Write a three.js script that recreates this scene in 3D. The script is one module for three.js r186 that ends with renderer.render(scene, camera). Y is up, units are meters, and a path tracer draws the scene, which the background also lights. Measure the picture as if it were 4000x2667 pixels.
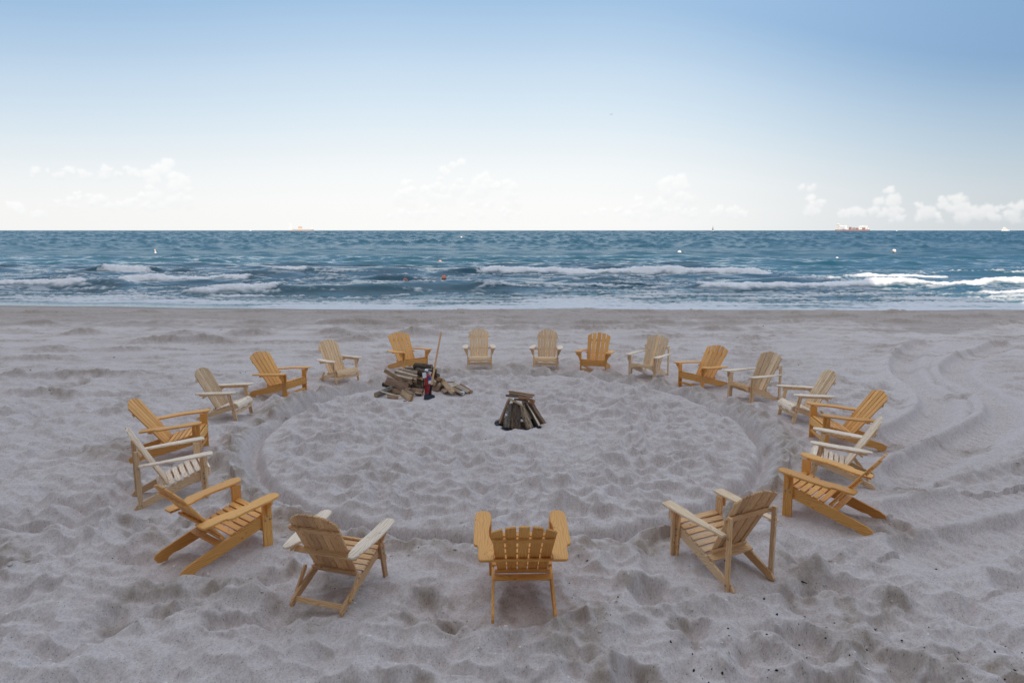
import * as THREE from 'three';
import { mergeGeometries } from 'three/addons/utils/BufferGeometryUtils.js';

// ---------------------------------------------------------------- camera, sky, sun, exposure
const D2R = Math.PI / 180;
const scene = new THREE.Scene();
const camera = new THREE.PerspectiveCamera(55.3, 1024 / 682, 0.1, 60000);
camera.position.set(0, 3.474, 0);
camera.rotation.x = -9.687 * D2R;
const renderer = new THREE.WebGLRenderer({ antialias: true });
renderer.toneMapping = THREE.LinearToneMapping;
renderer.toneMappingExposure = 1.0;
renderer.shadowMap.enabled = true;

const SUN_EL = 36.7 * D2R;                       // an afternoon sun behind the camera, hidden by the hotel
const SUN_DIR = new THREE.Vector3(0.135, 0, 1).normalize().multiplyScalar(Math.cos(SUN_EL)); SUN_DIR.y = Math.sin(SUN_EL);
const sun = new THREE.DirectionalLight(new THREE.Color(1.0, 0.87, 0.7), 3.4);
sun.position.copy(SUN_DIR).multiplyScalar(300);
sun.castShadow = true;
sun.shadow.mapSize.set(4096, 4096);
Object.assign(sun.shadow.camera, { left: -160, right: 160, top: 120, bottom: -120, near: 1, far: 700 });
scene.add(sun, sun.target);

// ---------------------------------------------------------------- random numbers and noise (all seeded)
function rng(seed) { let a = seed >>> 0; return () => { a = (a + 0x6D2B79F5) >>> 0; let t = a; t = Math.imul(t ^ (t >>> 15), t | 1); t ^= t + Math.imul(t ^ (t >>> 7), t | 61); return ((t ^ (t >>> 14)) >>> 0) / 4294967296; }; }
const PERM = new Uint8Array(512), GX = new Float32Array(256), GY = new Float32Array(256), RA = new Float32Array(256), RB = new Float32Array(256), RC = new Float32Array(256);
{ const r = rng(20240); const p = [...Array(256).keys()]; for (let i = 255; i > 0; i--) { const j = Math.floor(r() * (i + 1)); [p[i], p[j]] = [p[j], p[i]]; }
  for (let i = 0; i < 512; i++) PERM[i] = p[i & 255];
  for (let i = 0; i < 256; i++) { const a = r() * 6.28318; GX[i] = Math.cos(a); GY[i] = Math.sin(a); RA[i] = r(); RB[i] = r(); RC[i] = r(); } }
function gn(x, y) {                            // gradient noise, about -1..1
  const fx = Math.floor(x), fy = Math.floor(y), X = fx & 255, Y = fy & 255; x -= fx; y -= fy;
  const u = x * x * x * (x * (x * 6 - 15) + 10), v = y * y * y * (y * (y * 6 - 15) + 10);
  const a = PERM[PERM[X] + Y], b = PERM[PERM[X + 1] + Y], c = PERM[PERM[X] + ((Y + 1) & 255)], d = PERM[PERM[X + 1] + ((Y + 1) & 255)];
  const n00 = GX[a] * x + GY[a] * y, n10 = GX[b] * (x - 1) + GY[b] * y, n01 = GX[c] * x + GY[c] * (y - 1), n11 = GX[d] * (x - 1) + GY[d] * (y - 1);
  return 1.45 * (n00 + u * (n10 - n00) + v * (n01 + u * (n11 - n01) - n00 - u * (n10 - n00)));
}
function pn(x, y, px, py) {                    // the same, tiling every px, py
  const fx = Math.floor(x), fy = Math.floor(y); x -= fx; y -= fy;
  const X = ((fx % px) + px) % px, Y = ((fy % py) + py) % py, X1 = (X + 1) % px, Y1 = (Y + 1) % py;
  const u = x * x * (3 - 2 * x), v = y * y * (3 - 2 * y);
  const a = PERM[PERM[X & 255] + (Y & 255)], b = PERM[PERM[X1 & 255] + (Y & 255)], c = PERM[PERM[X & 255] + (Y1 & 255)], d = PERM[PERM[X1 & 255] + (Y1 & 255)];
  const n00 = GX[a] * x + GY[a] * y, n10 = GX[b] * (x - 1) + GY[b] * y, n01 = GX[c] * x + GY[c] * (y - 1), n11 = GX[d] * (x - 1) + GY[d] * (y - 1);
  return 1.45 * (n00 + u * (n10 - n00) + v * (n01 + u * (n11 - n01) - n00 - u * (n10 - n00)));
}
function fbm(x, y, o) { let s = 0, a = 0.5; for (let i = 0; i < o; i++) { s += a * gn(x, y); x = x * 2.03 + 17.3; y = y * 2.03 + 5.7; a *= 0.5; } return s; }
function ridged(x, y, o) { let s = 0, a = 0.5; for (let i = 0; i < o; i++) { s += a * (1 - 2 * Math.abs(gn(x, y))); x = x * 2.07 + 3.1; y = y * 2.07 + 11.9; a *= 0.5; } return s; }
function cells(x, y, k, so) {                  // smooth squared distance to the nearest of scattered points: 0 in a pit, about 0.35 on the ridges between pits
  const fx = Math.floor(x), fy = Math.floor(y); let s = 0;
  for (let j = -1; j <= 1; j++) for (let i = -1; i <= 1; i++) {
    const h = PERM[PERM[(fx + i + so) & 255] + ((fy + j) & 255)];
    const dx = fx + i + 0.12 + 0.76 * RA[h] - x, dy = fy + j + 0.12 + 0.76 * RB[h] - y, q = RC[h] - 0.5;
    s += Math.exp(-k * (dx * dx * (1 + q) + dy * dy * (1 - q) + 1.1 * q * dx * dy + 0.16 * RA[255 - h]));
  }
  return -Math.log(s) / k;
}
const clamp = (x, a = 0, b = 1) => x < a ? a : x > b ? b : x;
const sstep = (a, b, x) => { const t = clamp((x - a) / (b - a)); return t * t * (3 - 2 * t); };
const mix = (a, b, t) => a + (b - a) * t;
const s2l = c => { c /= 255; return c <= 0.04045 ? c / 12.92 : ((c + 0.055) / 1.055) ** 2.4; };

// ---------------------------------------------------------------- sky: air and fair-weather clouds near the horizon
{
  const W = 4096, H = 2048, data = new Float32Array(W * H * 4);
  const K = [[0, 250, 250, 249], [2, 251, 251, 250], [4.5, 246, 249, 250], [7, 234, 242, 247], [9.6, 219, 234, 245], [13, 200, 221, 240], [15.5, 181, 208, 234], [18, 163, 196, 229], [29, 166, 198, 231], [46, 236, 246, 262], [90, 244, 252, 266]].map(k => [k[0], s2l(k[1]), s2l(k[2]), s2l(k[3])]);  // sky above the view is brightened to raise the light on the shaded sand
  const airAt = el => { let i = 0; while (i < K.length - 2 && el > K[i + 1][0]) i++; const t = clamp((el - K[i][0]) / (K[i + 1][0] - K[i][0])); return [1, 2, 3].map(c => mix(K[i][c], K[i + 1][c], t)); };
  // clouds: heaps of puffs [azimuth, elevation, half-width, height, number, brightness]
  const heaps = [[-34.2, 3.6, 2.2, 0.9, 12, .98], [-30.3, 3.7, 1.3, 1.0, 9, 1], [-27.4, 1.6, 1.7, 3.6, 22, 1], [-32.3, 1.5, 2.4, 1.2, 14, .98], [-29.2, 1.4, 2.2, 1.2, 14, .98], [-36.6, 0.9, 1.2, 1.0, 8, .98],
    [-4.6, 2.2, 2.4, 3.6, 30, 1.02], [-1.6, 2.0, 2.0, 3.0, 24, 1.02], [-8.0, 2.0, 2.0, 2.4, 18, 1], [-4.5, 0.9, 6, 1.4, 24, .99],
    [13.6, 1.7, 1.3, 3.0, 18, 1], [11.4, 1.3, 2.2, 1.4, 14, .98], [15, 1.0, 4.5, 1.1, 20, .97], [18.7, 0.9, 1.0, 1.0, 8, .99], [8.2, 0.9, 2.4, 0.9, 10, .97],
    [24.3, 1.3, 0.9, 1.3, 9, 1.0], [23.9, 3.1, 0.5, 0.6, 4, .9], [28.0, 0.9, 1.6, 1.2, 11, 1], [29.5, 1.3, 1.0, 1.8, 10, 1.02], [31.0, 1.0, 1.3, 1.1, 10, 1], [33.2, 1.0, 1.7, 1.5, 14, 1.03], [36.2, 0.7, 2.0, 1.4, 14, 1.02], [38.5, 0.8, 1.6, 1.3, 12, 1], [34.5, 0.5, 5, 0.8, 18, .96]];
  const r0 = rng(77);
  for (let i = 0; i < 60; i++) { const az = r0() * 360 - 180; if (Math.abs(az) > 42) heaps.push([az, 0.8 + r0() * 2, 1 + r0() * 2.5, 0.7 + r0() * 2, 10, .98 + r0() * .04]); }
  const puffs = [];
  for (const [az, el, hw, hh, n, b] of heaps) for (let i = 0; i < n; i++) {
    const t = r0() * 2 - 1, up = Math.pow(r0(), 0.8) * (1 - 0.75 * t * t), r = (0.20 + 0.34 * r0()) * Math.min(1.25, 0.55 + hh * 0.25) * (1.1 - 0.35 * up);
    puffs.push([az + t * hw, el + up * hh, r, b, el, hh]);
  }
  const bins = Array.from({ length: 720 }, () => []);
  for (const p of puffs) for (let a = Math.floor((p[0] - p[2] * 1.8) * 2); a <= (p[0] + p[2] * 1.8) * 2; a++) bins[((a + 360) % 720 + 720) % 720].push(p);
  for (let y = 0; y < H; y++) {
    const el = ((y + 0.5) / H - 0.5) * 180, ce = Math.cos(el * D2R), se = Math.sin(el * D2R);
    for (let x = 0; x < W; x++) {
      const ph = ((x + 0.5) / W - 0.5) * 2 * Math.PI;
      let az = ph / D2R + 90; if (az > 180) az -= 360;                    // 0 looks out to sea, positive to the right
      const rr = az > 0 ? Math.pow(sstep(2, 44, az), 1.45) * (1 - 0.6 * sstep(70, 150, az)) : 0, ll = az < 0 ? sstep(8, 44, -az) * (1 - 0.6 * sstep(70, 150, -az)) : 0;
      const e2 = Math.max(0, el), warp = e2 < 40 ? e2 * (1 + (0.95 * rr + 0.42 * ll) * (1 - e2 / 40)) : e2;
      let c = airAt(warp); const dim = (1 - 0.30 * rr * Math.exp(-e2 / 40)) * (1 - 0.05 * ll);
      { const q = sstep(4, 20, e2) * (1 - 0.7 * sstep(25, 50, e2)); c = [c[0] * dim * (1 - 0.12 * rr - 0.17 * rr * q), c[1] * dim * (1 - 0.05 * rr - 0.11 * rr * q), c[2] * dim * (1 - 0.03 * rr * q)]; }
      const cosS = clamp(SUN_DIR.x * ce * Math.cos(ph) + SUN_DIR.y * se + SUN_DIR.z * ce * Math.sin(ph), -1, 1), ang = Math.acos(cosS) / D2R;
      const g = Math.exp(-Math.pow(ang / 52, 1.7)); c[0] += 0.5 * g; c[1] += 0.42 * g; c[2] += 0.34 * g;
      if (el > 0 && el < 8) {
        const wx = az + 0.32 * fbm(az * 2.6, el * 2.6, 4), wy = el + 0.30 * fbm(az * 2.6 + 40, el * 2.6, 4);
        let den = -9, lit = 0, ws = 1e-6, hgt = 0;
        for (const p of bins[((Math.floor(az * 2) + 360) % 720 + 720) % 720]) {
          const dx = wx - p[0], dy = (wy - p[1]) * 1.15, q = 1 - (dx * dx + dy * dy) / (p[2] * p[2]);
          if (q > -0.9) { const w = Math.exp(4 * q); den = Math.max(den, q); ws += w; lit += w * (dy / p[2] * 0.6 - dx / p[2] * 0.12) * p[3]; hgt += w * (p[1] - p[4]) / p[5]; }
        }
        if (den > -0.9) {
          const a = sstep(-0.65, 0.6, den + 0.26 * fbm(az * 6, el * 6, 4)) * sstep(-0.3, 1.3, el) * (az > 20 ? 0.82 : 0.7), l = clamp(0.55 + lit / ws * 0.55 + hgt / ws * 0.35);
          const bright = 1 - 0.10 * rr;
          const k = [mix(0.76, 1.03, l) * bright, mix(0.79, 1.03, l) * bright, mix(0.83, 1.02, l) * bright];
          for (let i = 0; i < 3; i++) c[i] = mix(c[i], Math.max(k[i], c[i] * 0.97), a);
        }
      }
      const o = (y * W + x) * 4; data[o] = c[0]; data[o + 1] = c[1]; data[o + 2] = c[2]; data[o + 3] = 1;
    }
  }
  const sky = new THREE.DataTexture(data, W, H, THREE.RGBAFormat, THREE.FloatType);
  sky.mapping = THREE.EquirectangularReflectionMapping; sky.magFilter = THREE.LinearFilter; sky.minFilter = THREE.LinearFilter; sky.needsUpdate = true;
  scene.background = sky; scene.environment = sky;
}

// ---------------------------------------------------------------- helpers
const used = new Map();
function numbered(name) { const n = used.get(name) || 0; used.set(name, n + 1); return n ? `${name}_${String(n).padStart(3, '0')}` : name; }
function tag(o, label, category, group) { o.userData = { label, category }; if (group) o.userData.group = group; return o; }
function thing(name, label, category, group, pos = [0, 0, 0], turn = 0) {
  const o = new THREE.Group(); o.name = numbered(name); o.position.set(...pos); o.rotation.y = turn; scene.add(o); return tag(o, label, category, group);
}
function part(parent, name, geo, mat) { const m = new THREE.Mesh(geo, mat); m.name = name; m.castShadow = m.receiveShadow = true; parent.add(m); return m; }
function structure(name, geo, mat) { const m = part(scene, name, geo, mat); m.userData.kind = 'structure'; return m; }
const V = (x, y, z) => new THREE.Vector3(x, y, z);
function dataTex(w, h, fn, srgb, rx = 1, ry = 1) {
  const d = new Uint8Array(w * h * 4), o = [0, 0, 0];
  for (let y = 0; y < h; y++) for (let x = 0; x < w; x++) { fn(x / w, y / h, o); const i = (y * w + x) * 4; d[i] = clamp(o[0]) * 255; d[i + 1] = clamp(o[1]) * 255; d[i + 2] = clamp(o[2]) * 255; d[i + 3] = 255; }
  const t = new THREE.DataTexture(d, w, h, THREE.RGBAFormat, THREE.UnsignedByteType);
  t.wrapS = t.wrapT = THREE.RepeatWrapping; t.magFilter = THREE.LinearFilter; t.minFilter = THREE.LinearMipmapLinearFilter; t.generateMipmaps = true; t.repeat.set(rx, ry); if (srgb) t.colorSpace = THREE.SRGBColorSpace; t.needsUpdate = true; return t;
}

// ---------------------------------------------------------------- the beach
const RCX = -0.05, RCZ = -11.15;               // middle of the ring of chairs
const PITX = 0.14, PITZ = -11.48;              // middle of the fire bowl
const shoreZ = x => -32.7 - 1.15 * sstep(-2, -30, x) - 0.9 * sstep(-14, -34, x) + 0.25 * sstep(0, 26, x) + 0.42 * gn(x * 0.13, 3.3) + 0.16 * gn(x * 0.45, 8.1);
const SEA_Y = -0.5;
// wheel tracks: centre lines (x, z), half width, depth
const tracks = [
  [[12.5, -19.5], [10.6, -17.2], [9.35, -15.0], [8.75, -13.1], [8.0, -11.85], [6.9, -10.8], [5.6, -9.95]],
  [[14.8, -19.3], [12.4, -17.3], [10.6, -15.2], [9.85, -12.8], [8.95, -11.4], [7.5, -10.25], [5.4, -8.7]],
  [[16.5, -15.5], [13.2, -13.2], [11.2, -11.2], [9.2, -9.6], [7.0, -8.3], [4.9, -7.5]],
  [[14, -11], [11, -9.4], [8.6, -8.1], [6.4, -7.1], [4.4, -6.5]],
  [[-9.5, -9.6], [-7.5, -10.6], [-6.6, -12.3], [-6.2, -14.5], [-5.0, -17.0], [-2, -18.6]],
  [[13, -8.7], [10, -7.5], [7.5, -6.45], [5, -5.8]],
  [[19, -17.5], [15.6, -15.6], [13, -13.6], [10.4, -10.5], [8.2, -9.0], [6.2, -8.3]],
  [[9, -6.3], [7, -5.45], [5, -4.9]],
  [[-3.6, -4.2], [-2.9, -4.75], [-2.2, -4.3], [-1.6, -3.6]],
];
for (let i = 0; i < tracks.length; i++) { const c = new THREE.CatmullRomCurve3(tracks[i].map(q => V(q[0], 0, q[1]))), n = (tracks[i].length - 1) * 5; tracks[i] = c.getSpacedPoints(n).map(q => [q.x, q.z]); }
const segs = [];
tracks.forEach((t, k) => { let run = 0; for (let i = 0; i + 1 < t.length; i++) { const [ax, az] = t[i], [bx, bz] = t[i + 1], L = Math.hypot(bx - ax, bz - az); segs.push({ k, ax, az, dx: (bx - ax) / L, dz: (bz - az) / L, L, run, minx: Math.min(ax, bx) - .9, maxx: Math.max(ax, bx) + .9, minz: Math.min(az, bz) - .9, maxz: Math.max(az, bz) + .9 }); run += L; } });
function trackAt(x, z, best) {
  best.d = 9; best.t = 0; best.k = -1;
  for (const s of segs) {
    if (x < s.minx || x > s.maxx || z < s.minz || z > s.maxz) continue;
    const t = clamp((x - s.ax) * s.dx + (z - s.az) * s.dz, 0, s.L), px = x - s.ax - t * s.dx, pz = z - s.az - t * s.dz, d = Math.hypot(px, pz);
    if (d < best.d) { best.d = d; best.t = s.run + t; best.k = s.k; best.s = s.dx * pz - s.dz * px; }
  }
  return best;
}
// straight ridges left by the beach rake, along the shore: z, from x, to x, height, width
const rakes = [[-19.9, -14, -3.5, .085, .26], [-21.3, -15.5, -1.5, .10, .30], [-24.2, -30, 30, .06, .30], [-22.6, -4, 9, .055, .28], [-25.6, -8, 30, .05, .26], [-20.6, 3, 9, .05, .3], [-27.4, -30, 30, .05, .3], [-18.6, -20, -9, .06, .3], [-17.3, -18, -8.5, .045, .24], [-15.2, -20, -7.5, .045, .22], [-13.6, -16, -7, .045, .22], [-11.9, -14, -6.4, .04, .2], [-10.6, -12, -6.4, .04, .2]];
// hollows dug by feet: x, z, radius, depth
const holes = [[-0.56, -5.28, .13, .10], [0.55, -5.22, .12, .09], [0.95, -4.62, .17, .12], [-0.85, -5.62, .2, .10], [-0.3, -5.5, .3, .085], [0.2, -5.55, .32, .09], [-1.95, -5.62, .26, .10], [-1.3, -5.72, .25, .10], [-2.3, -6.15, .22, .08], [-2.6, -5.35, .15, .11], [-2.95, -5.7, .22, .07], [1.6, -5.2, .2, .1], [2.05, -4.75, .25, .1], [2.5, -5.0, .22, .1], [3.0, -4.75, .25, .09], [2.9, -5.6, .3, .08], [3.6, -5.4, .25, .09], [-3.5, -5.6, .3, .07], [1.35, -5.7, .22, .1], [3.3, -4.3, .3, .09], [2.4, -4.35, .3, .1], [-0.9, -4.3, .35, .07], [4.3, -7.1, .3, .08], [-4.2, -7.2, .3, .07]];
const SEATS = [[-3.17, -6.71], [-4.44, -8.22], [-5.25, -9.81], [-5.35, -11.91], [-4.88, -13.47], [-3.99, -14.79], [-2.56, -15.91], [-.84, -16.4], [.88, -16.35], [2.07, -15.87], [3.27, -15.28], [4.24, -14.28], [4.98, -13.16], [5.4, -11.73], [5.44, -10.38], [4.61, -8.83], [3.85, -7.59], [2.16, -6.43], [.09, -5.95], [-1.66, -6.05]];
const TR = { d: 9, t: 0, k: -1 };
let clod = 0;                                  // how churned up the sand is at the last point asked for
function sandH(x, z, fine) {
  const dist = Math.hypot(x, z), rx = x - RCX, rz = z - RCZ, rr = Math.hypot(rx, rz), th = Math.atan2(rz, rx);
  clod = 0;
  let h = 0.05 * gn(x * 0.21 + 9, z * 0.21) + 0.03 * gn(x * 0.55, z * 0.55 + 4);
  const wx = x + 0.12 * gn(x * 0.9, z * 0.9) + 0.025 * gn(x * 4, z * 4), wz = z + 0.12 * gn(x * 0.9 + 31, z * 0.9) + 0.025 * gn(x * 4 + 9, z * 4);
  const inRing = 1 - sstep(4.0, 4.3, rr), far = sstep(13.5, 19, -z), veryFar = sstep(22, 27, -z);
  const amp = 0.62 + 0.55 * gn(x * 0.7 + 3, z * 0.7 + 50);
  // trampled dry sand: pits that leave thin crests, and rounded heaps between them
  const cone = F => Math.sqrt(Math.max(0, F) + 0.006) - 0.33;
  const C1 = cells(wx * 2.5, wz * 3.0, 60, 0), c1 = cone(C1), c2 = cone(cells(wx * 4.8 + 7, wz * 5.8, 55, 40)), bq = cells(wx * 1.9 + 3, wz * 2.2 + 1, 44, 90), big = cone(bq);
  const ringTex = 0.30 * (0.35 + 0.9 * amp) * c1 + 0.16 * (0.35 + amp) * c2;
  const fore = sstep(-6.6, -5.2, z), sel = sstep(-0.25 - 0.55 * fore, 0.35 - 0.45 * fore, gn(x * 0.8 + 70, z * 0.8));
  const openTex = mix(0.32 * (0.4 + 0.8 * amp) * big + 0.13 * c1, -(0.40 - 0.10 * fore) * (bq - 0.12) + (0.20 - 0.12 * fore) * c1, sel) + (0.15 - 0.02 * fore) * (0.3 + amp) * c2;
  const fc1 = cells(wx * 2.1, wz * 3.2 + 9, 24, 17) - 0.12, fc2 = cells(wx * 0.9 + 4, wz * 3.6, 20, 60) - 0.12;
  const farTex = (0.24 * fc1 * amp + 0.16 * fc2) * (1 - 0.45 * sstep(15, 21, -z)) + 0.03 * gn(x * 0.35, z * 1.8);
  trackAt(x, z, TR);
  const calmT = (1 - 0.8 * Math.exp(-(((rr - 4.22) / 0.27) ** 2))) * (1 - 0.42 * sstep(5.6, 6.8, -x) * sstep(-7.5, -9.5, z)) * (1 - 0.35 * sstep(5.9, 6.9, x) * sstep(-8.0, -9.5, z) * (1 - far)) * (1 - (TR.k < 0 ? 0 : TR.k < 4 ? 0.8 : 0.4) * (1 - sstep(0.4, 0.8, TR.d)));
  h += mix(mix(openTex, ringTex, inRing), farTex, far * (1 - inRing)) * (1 - 0.3 * veryFar) * calmT;
  h += 0.010 * fbm(x * 3.1, z * 3.4, 3);
  // side furrows, stretched along the ground
  const fr = sstep(4.8, 6.2, x) * sstep(-15, -9, z) * (1 - sstep(-3.5, -2.5, z));
  if (fr > 0) h += fr * (1 - 0.75 * sstep(-8.5, -10, z)) * 0.075 * ridged(x * 0.16 + z * 0.05, z * 1.5 + x * 0.35, 2);
  if (fr > 0) h += fr * 0.028 * ridged(x * 0.11 + 0.2 * gn(x, z), z * 2.3 + x * 0.1, 2);
  if (far > 0) h += far * 0.06 * ridged(x * 0.045 + 0.3 * gn(x * 0.2, z * 0.3), z * 1.15, 2);
  const fl = sstep(5.6, 6.6, -x) * sstep(-20, -14, z);
  if (fl > 0) h += fl * 0.05 * ridged(x * 0.12, z * 1.6 - x * 0.1, 2);
  // the trench round the ring, and the bank of spoil thrown up outside it
  const wob = 0.09 * gn(th * 3 + 5, 2.2) + 0.05 * gn(th * 9, 7.7), rT = 4.22 + wob, t = rr - rT;
  if (rr < 6.6) {
    const near = sstep(-9, -7, z);
    h -= (0.20 + 0.06 * near) * (t < 0 ? Math.exp(-((t / 0.075) ** 2)) : Math.exp(-((t / 0.125) ** 2)));
    const bank = Math.exp(-(((t - 0.38) / 0.19) ** 2)) * (0.75 + 0.5 * gn(th * 7, 1.5));
    const lump = 0.5 + 0.5 * gn(x * 2.6, z * 2.6 + 8);
    h += bank * (0.085 + 0.06 * lump);
    clod = Math.max(clod, clamp(bank * 1.5 - 0.05) * (0.85 + 0.4 * sstep(-0.2, 0.4, gn(x * 1.9 + 5, z * 1.9))));
    // sand pushed up behind the chairs nearest the camera
    const nearArc = sstep(0.55, 0.8, rz / Math.max(rr, 0.01));
    if (nearArc > 0) {
      const t2 = rr - (5.88 + 0.11 * gn(th * 6 + 2, 5.5) + 0.06 * gn(th * 19, 1.1));
      const live = 0.4 + 0.75 * sstep(-0.3, 0.4, gn(th * 5, 9.3));
      h += nearArc * live * (0.085 * (t2 < 0 ? Math.exp(-((t2 / 0.07) ** 2)) : Math.exp(-((t2 / 0.24) ** 2))) - 0.085 * Math.exp(-(((t2 + 0.27) / 0.17) ** 2)));
      clod = Math.max(clod, nearArc * live * 0.8 * Math.exp(-((t2 / 0.14) ** 2)));
    }
  }
  // wheel tracks
  if (TR.d < 0.85) {
    const w = 0.24, q = TR.d / w, weak = TR.k >= 4 ? 0.5 : TR.k >= 2 ? 0.8 : 1;
    h += weak * (-0.085 * Math.exp(-(q ** 4)) + (TR.s > 0 ? 0.135 * Math.exp(-(((TR.d - 0.37) / (TR.d < 0.37 ? 0.08 : 0.19)) ** 2)) : 0.05 * Math.exp(-(((TR.d - 0.4) / 0.13) ** 2))) + (q < 1 ? 0.016 * Math.sin(TR.t * 36 + TR.d * 9) * (1 - q * q) : 0));
  }
  for (const [rz0, x0, x1, hh, w] of rakes) {
    const zz = z - rz0 - 0.25 * gn(x * 0.25, rz0) - 0.08 * gn(x * 1.1, rz0 + 3);
    if (Math.abs(zz) > 3 * w) continue;
    const on = sstep(x0, x0 + 1.5, x) * (1 - sstep(x1 - 1.5, x1, x)) * (0.35 + 0.8 * sstep(-0.3, 0.3, gn(x * 0.6, rz0 * 3)));
    const b = on * (zz > 0 ? Math.exp(-((zz / (w * .5)) ** 2)) : Math.exp(-((zz / w) ** 2)));
    h += b * hh * 2.3; clod = Math.max(clod, b * 0.95 * sstep(-0.35, 0.2, gn(x * 1.2, z * 2 + 5)));
  }
  for (const [hx, hz, hr, hd] of holes) {
    const dx = x - hx, dz = (z - hz) * 1.15; if (Math.abs(dx) > 2.2 * hr || Math.abs(dz) > 2.2 * hr) continue;
    const d = Math.hypot(dx, dz) / hr * (1 + 0.22 * gn(x * 9, z * 9));
    h += -hd * Math.exp(-(d ** 4) * 0.8) + hd * 0.45 * Math.exp(-(((d - 1.25) / 0.28) ** 2)) * (0.6 + 0.6 * gn(x * 7, z * 7));
    clod = Math.max(clod, 0.9 * Math.exp(-(((d - 0.95) / 0.42) ** 2)) * sstep(-0.2, 0.3, gn(hx * 13, hz * 7 + x * 4)));
  }
  // churned patches
  const patch = sstep(0.33, 0.62, gn(x * 0.85 + 21, z * 0.95 + 13) + 0.25 * gn(x * 3.1, z * 3.1)) * (1 - 0.65 * inRing) * (1 - far * 0.5);
  clod = Math.max(clod, patch * 0.85, far * 0.7 * sstep(0.0, 0.4, gn(x * 0.5, z * 1.9 + 3)), veryFar * (0.35 + 0.6 * sstep(-0.2, 0.4, gn(x * 0.8, z * 1.6))));
  if (fine && clod > 0.02) h += clod * (0.036 * ridged(x * 3.6, z * 3.6, 2) + 0.014 * gn(x * 11, z * 11) + 0.085 * (0.12 - cells(x * 6, z * 6, 22, 5)));
  // level where the chairs and the woodpile stand
  let lev = 1 - sstep(0.75, 1.25, Math.hypot((x + 2.05) * 0.8, z + 13.65)); if (lev > 0) { h = mix(h, 0.2 * h - 0.015, lev); clod *= 1 - lev; }
  if (rr > 4.6 && rr < 6.2) for (const [cx, cz] of SEATS) { const d = Math.hypot(x - cx, z - cz); if (d < 0.9) { lev = 1 - sstep(0.58, 0.9, d); h = mix(h, 0.35 * h - 0.015, lev); } }
  // the fire bowl is dug in
  const pr = Math.hypot(x - PITX, z - PITZ);
  if (pr < 1.1) { const flat = 1 - sstep(0.55, 1.0, pr); h = mix(h, -0.004 + 0.3 * h, flat); const wobble = 0.02 * gn(x * 6, z * 6) + 0.015 * gn(x * 15, z * 15); h = mix(h, -0.16, 1 - sstep(0.385 + wobble * .2, 0.41 + wobble * .2, pr)); h += (0.03 * gn(x * 5 + 2, z * 5) - 0.012) * Math.exp(-(((pr - 0.47) / 0.1) ** 2)); clod *= sstep(0.5, 0.8, pr); }
  // down to the sea
  const s = z - shoreZ(x);
  if (s < 7) { const wet = 1 - sstep(0.9, 3.6 - 2.2 * sstep(-8, 4, x), s); h *= 1 - 0.95 * wet; clod *= 1 - wet; h += -0.5 + 0.5 * sstep(-0.2, 1, clamp(s / 6.4, -1, 1)) - (s < 0 ? 0.1 * -s : 0); }
  return h;
}
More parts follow.
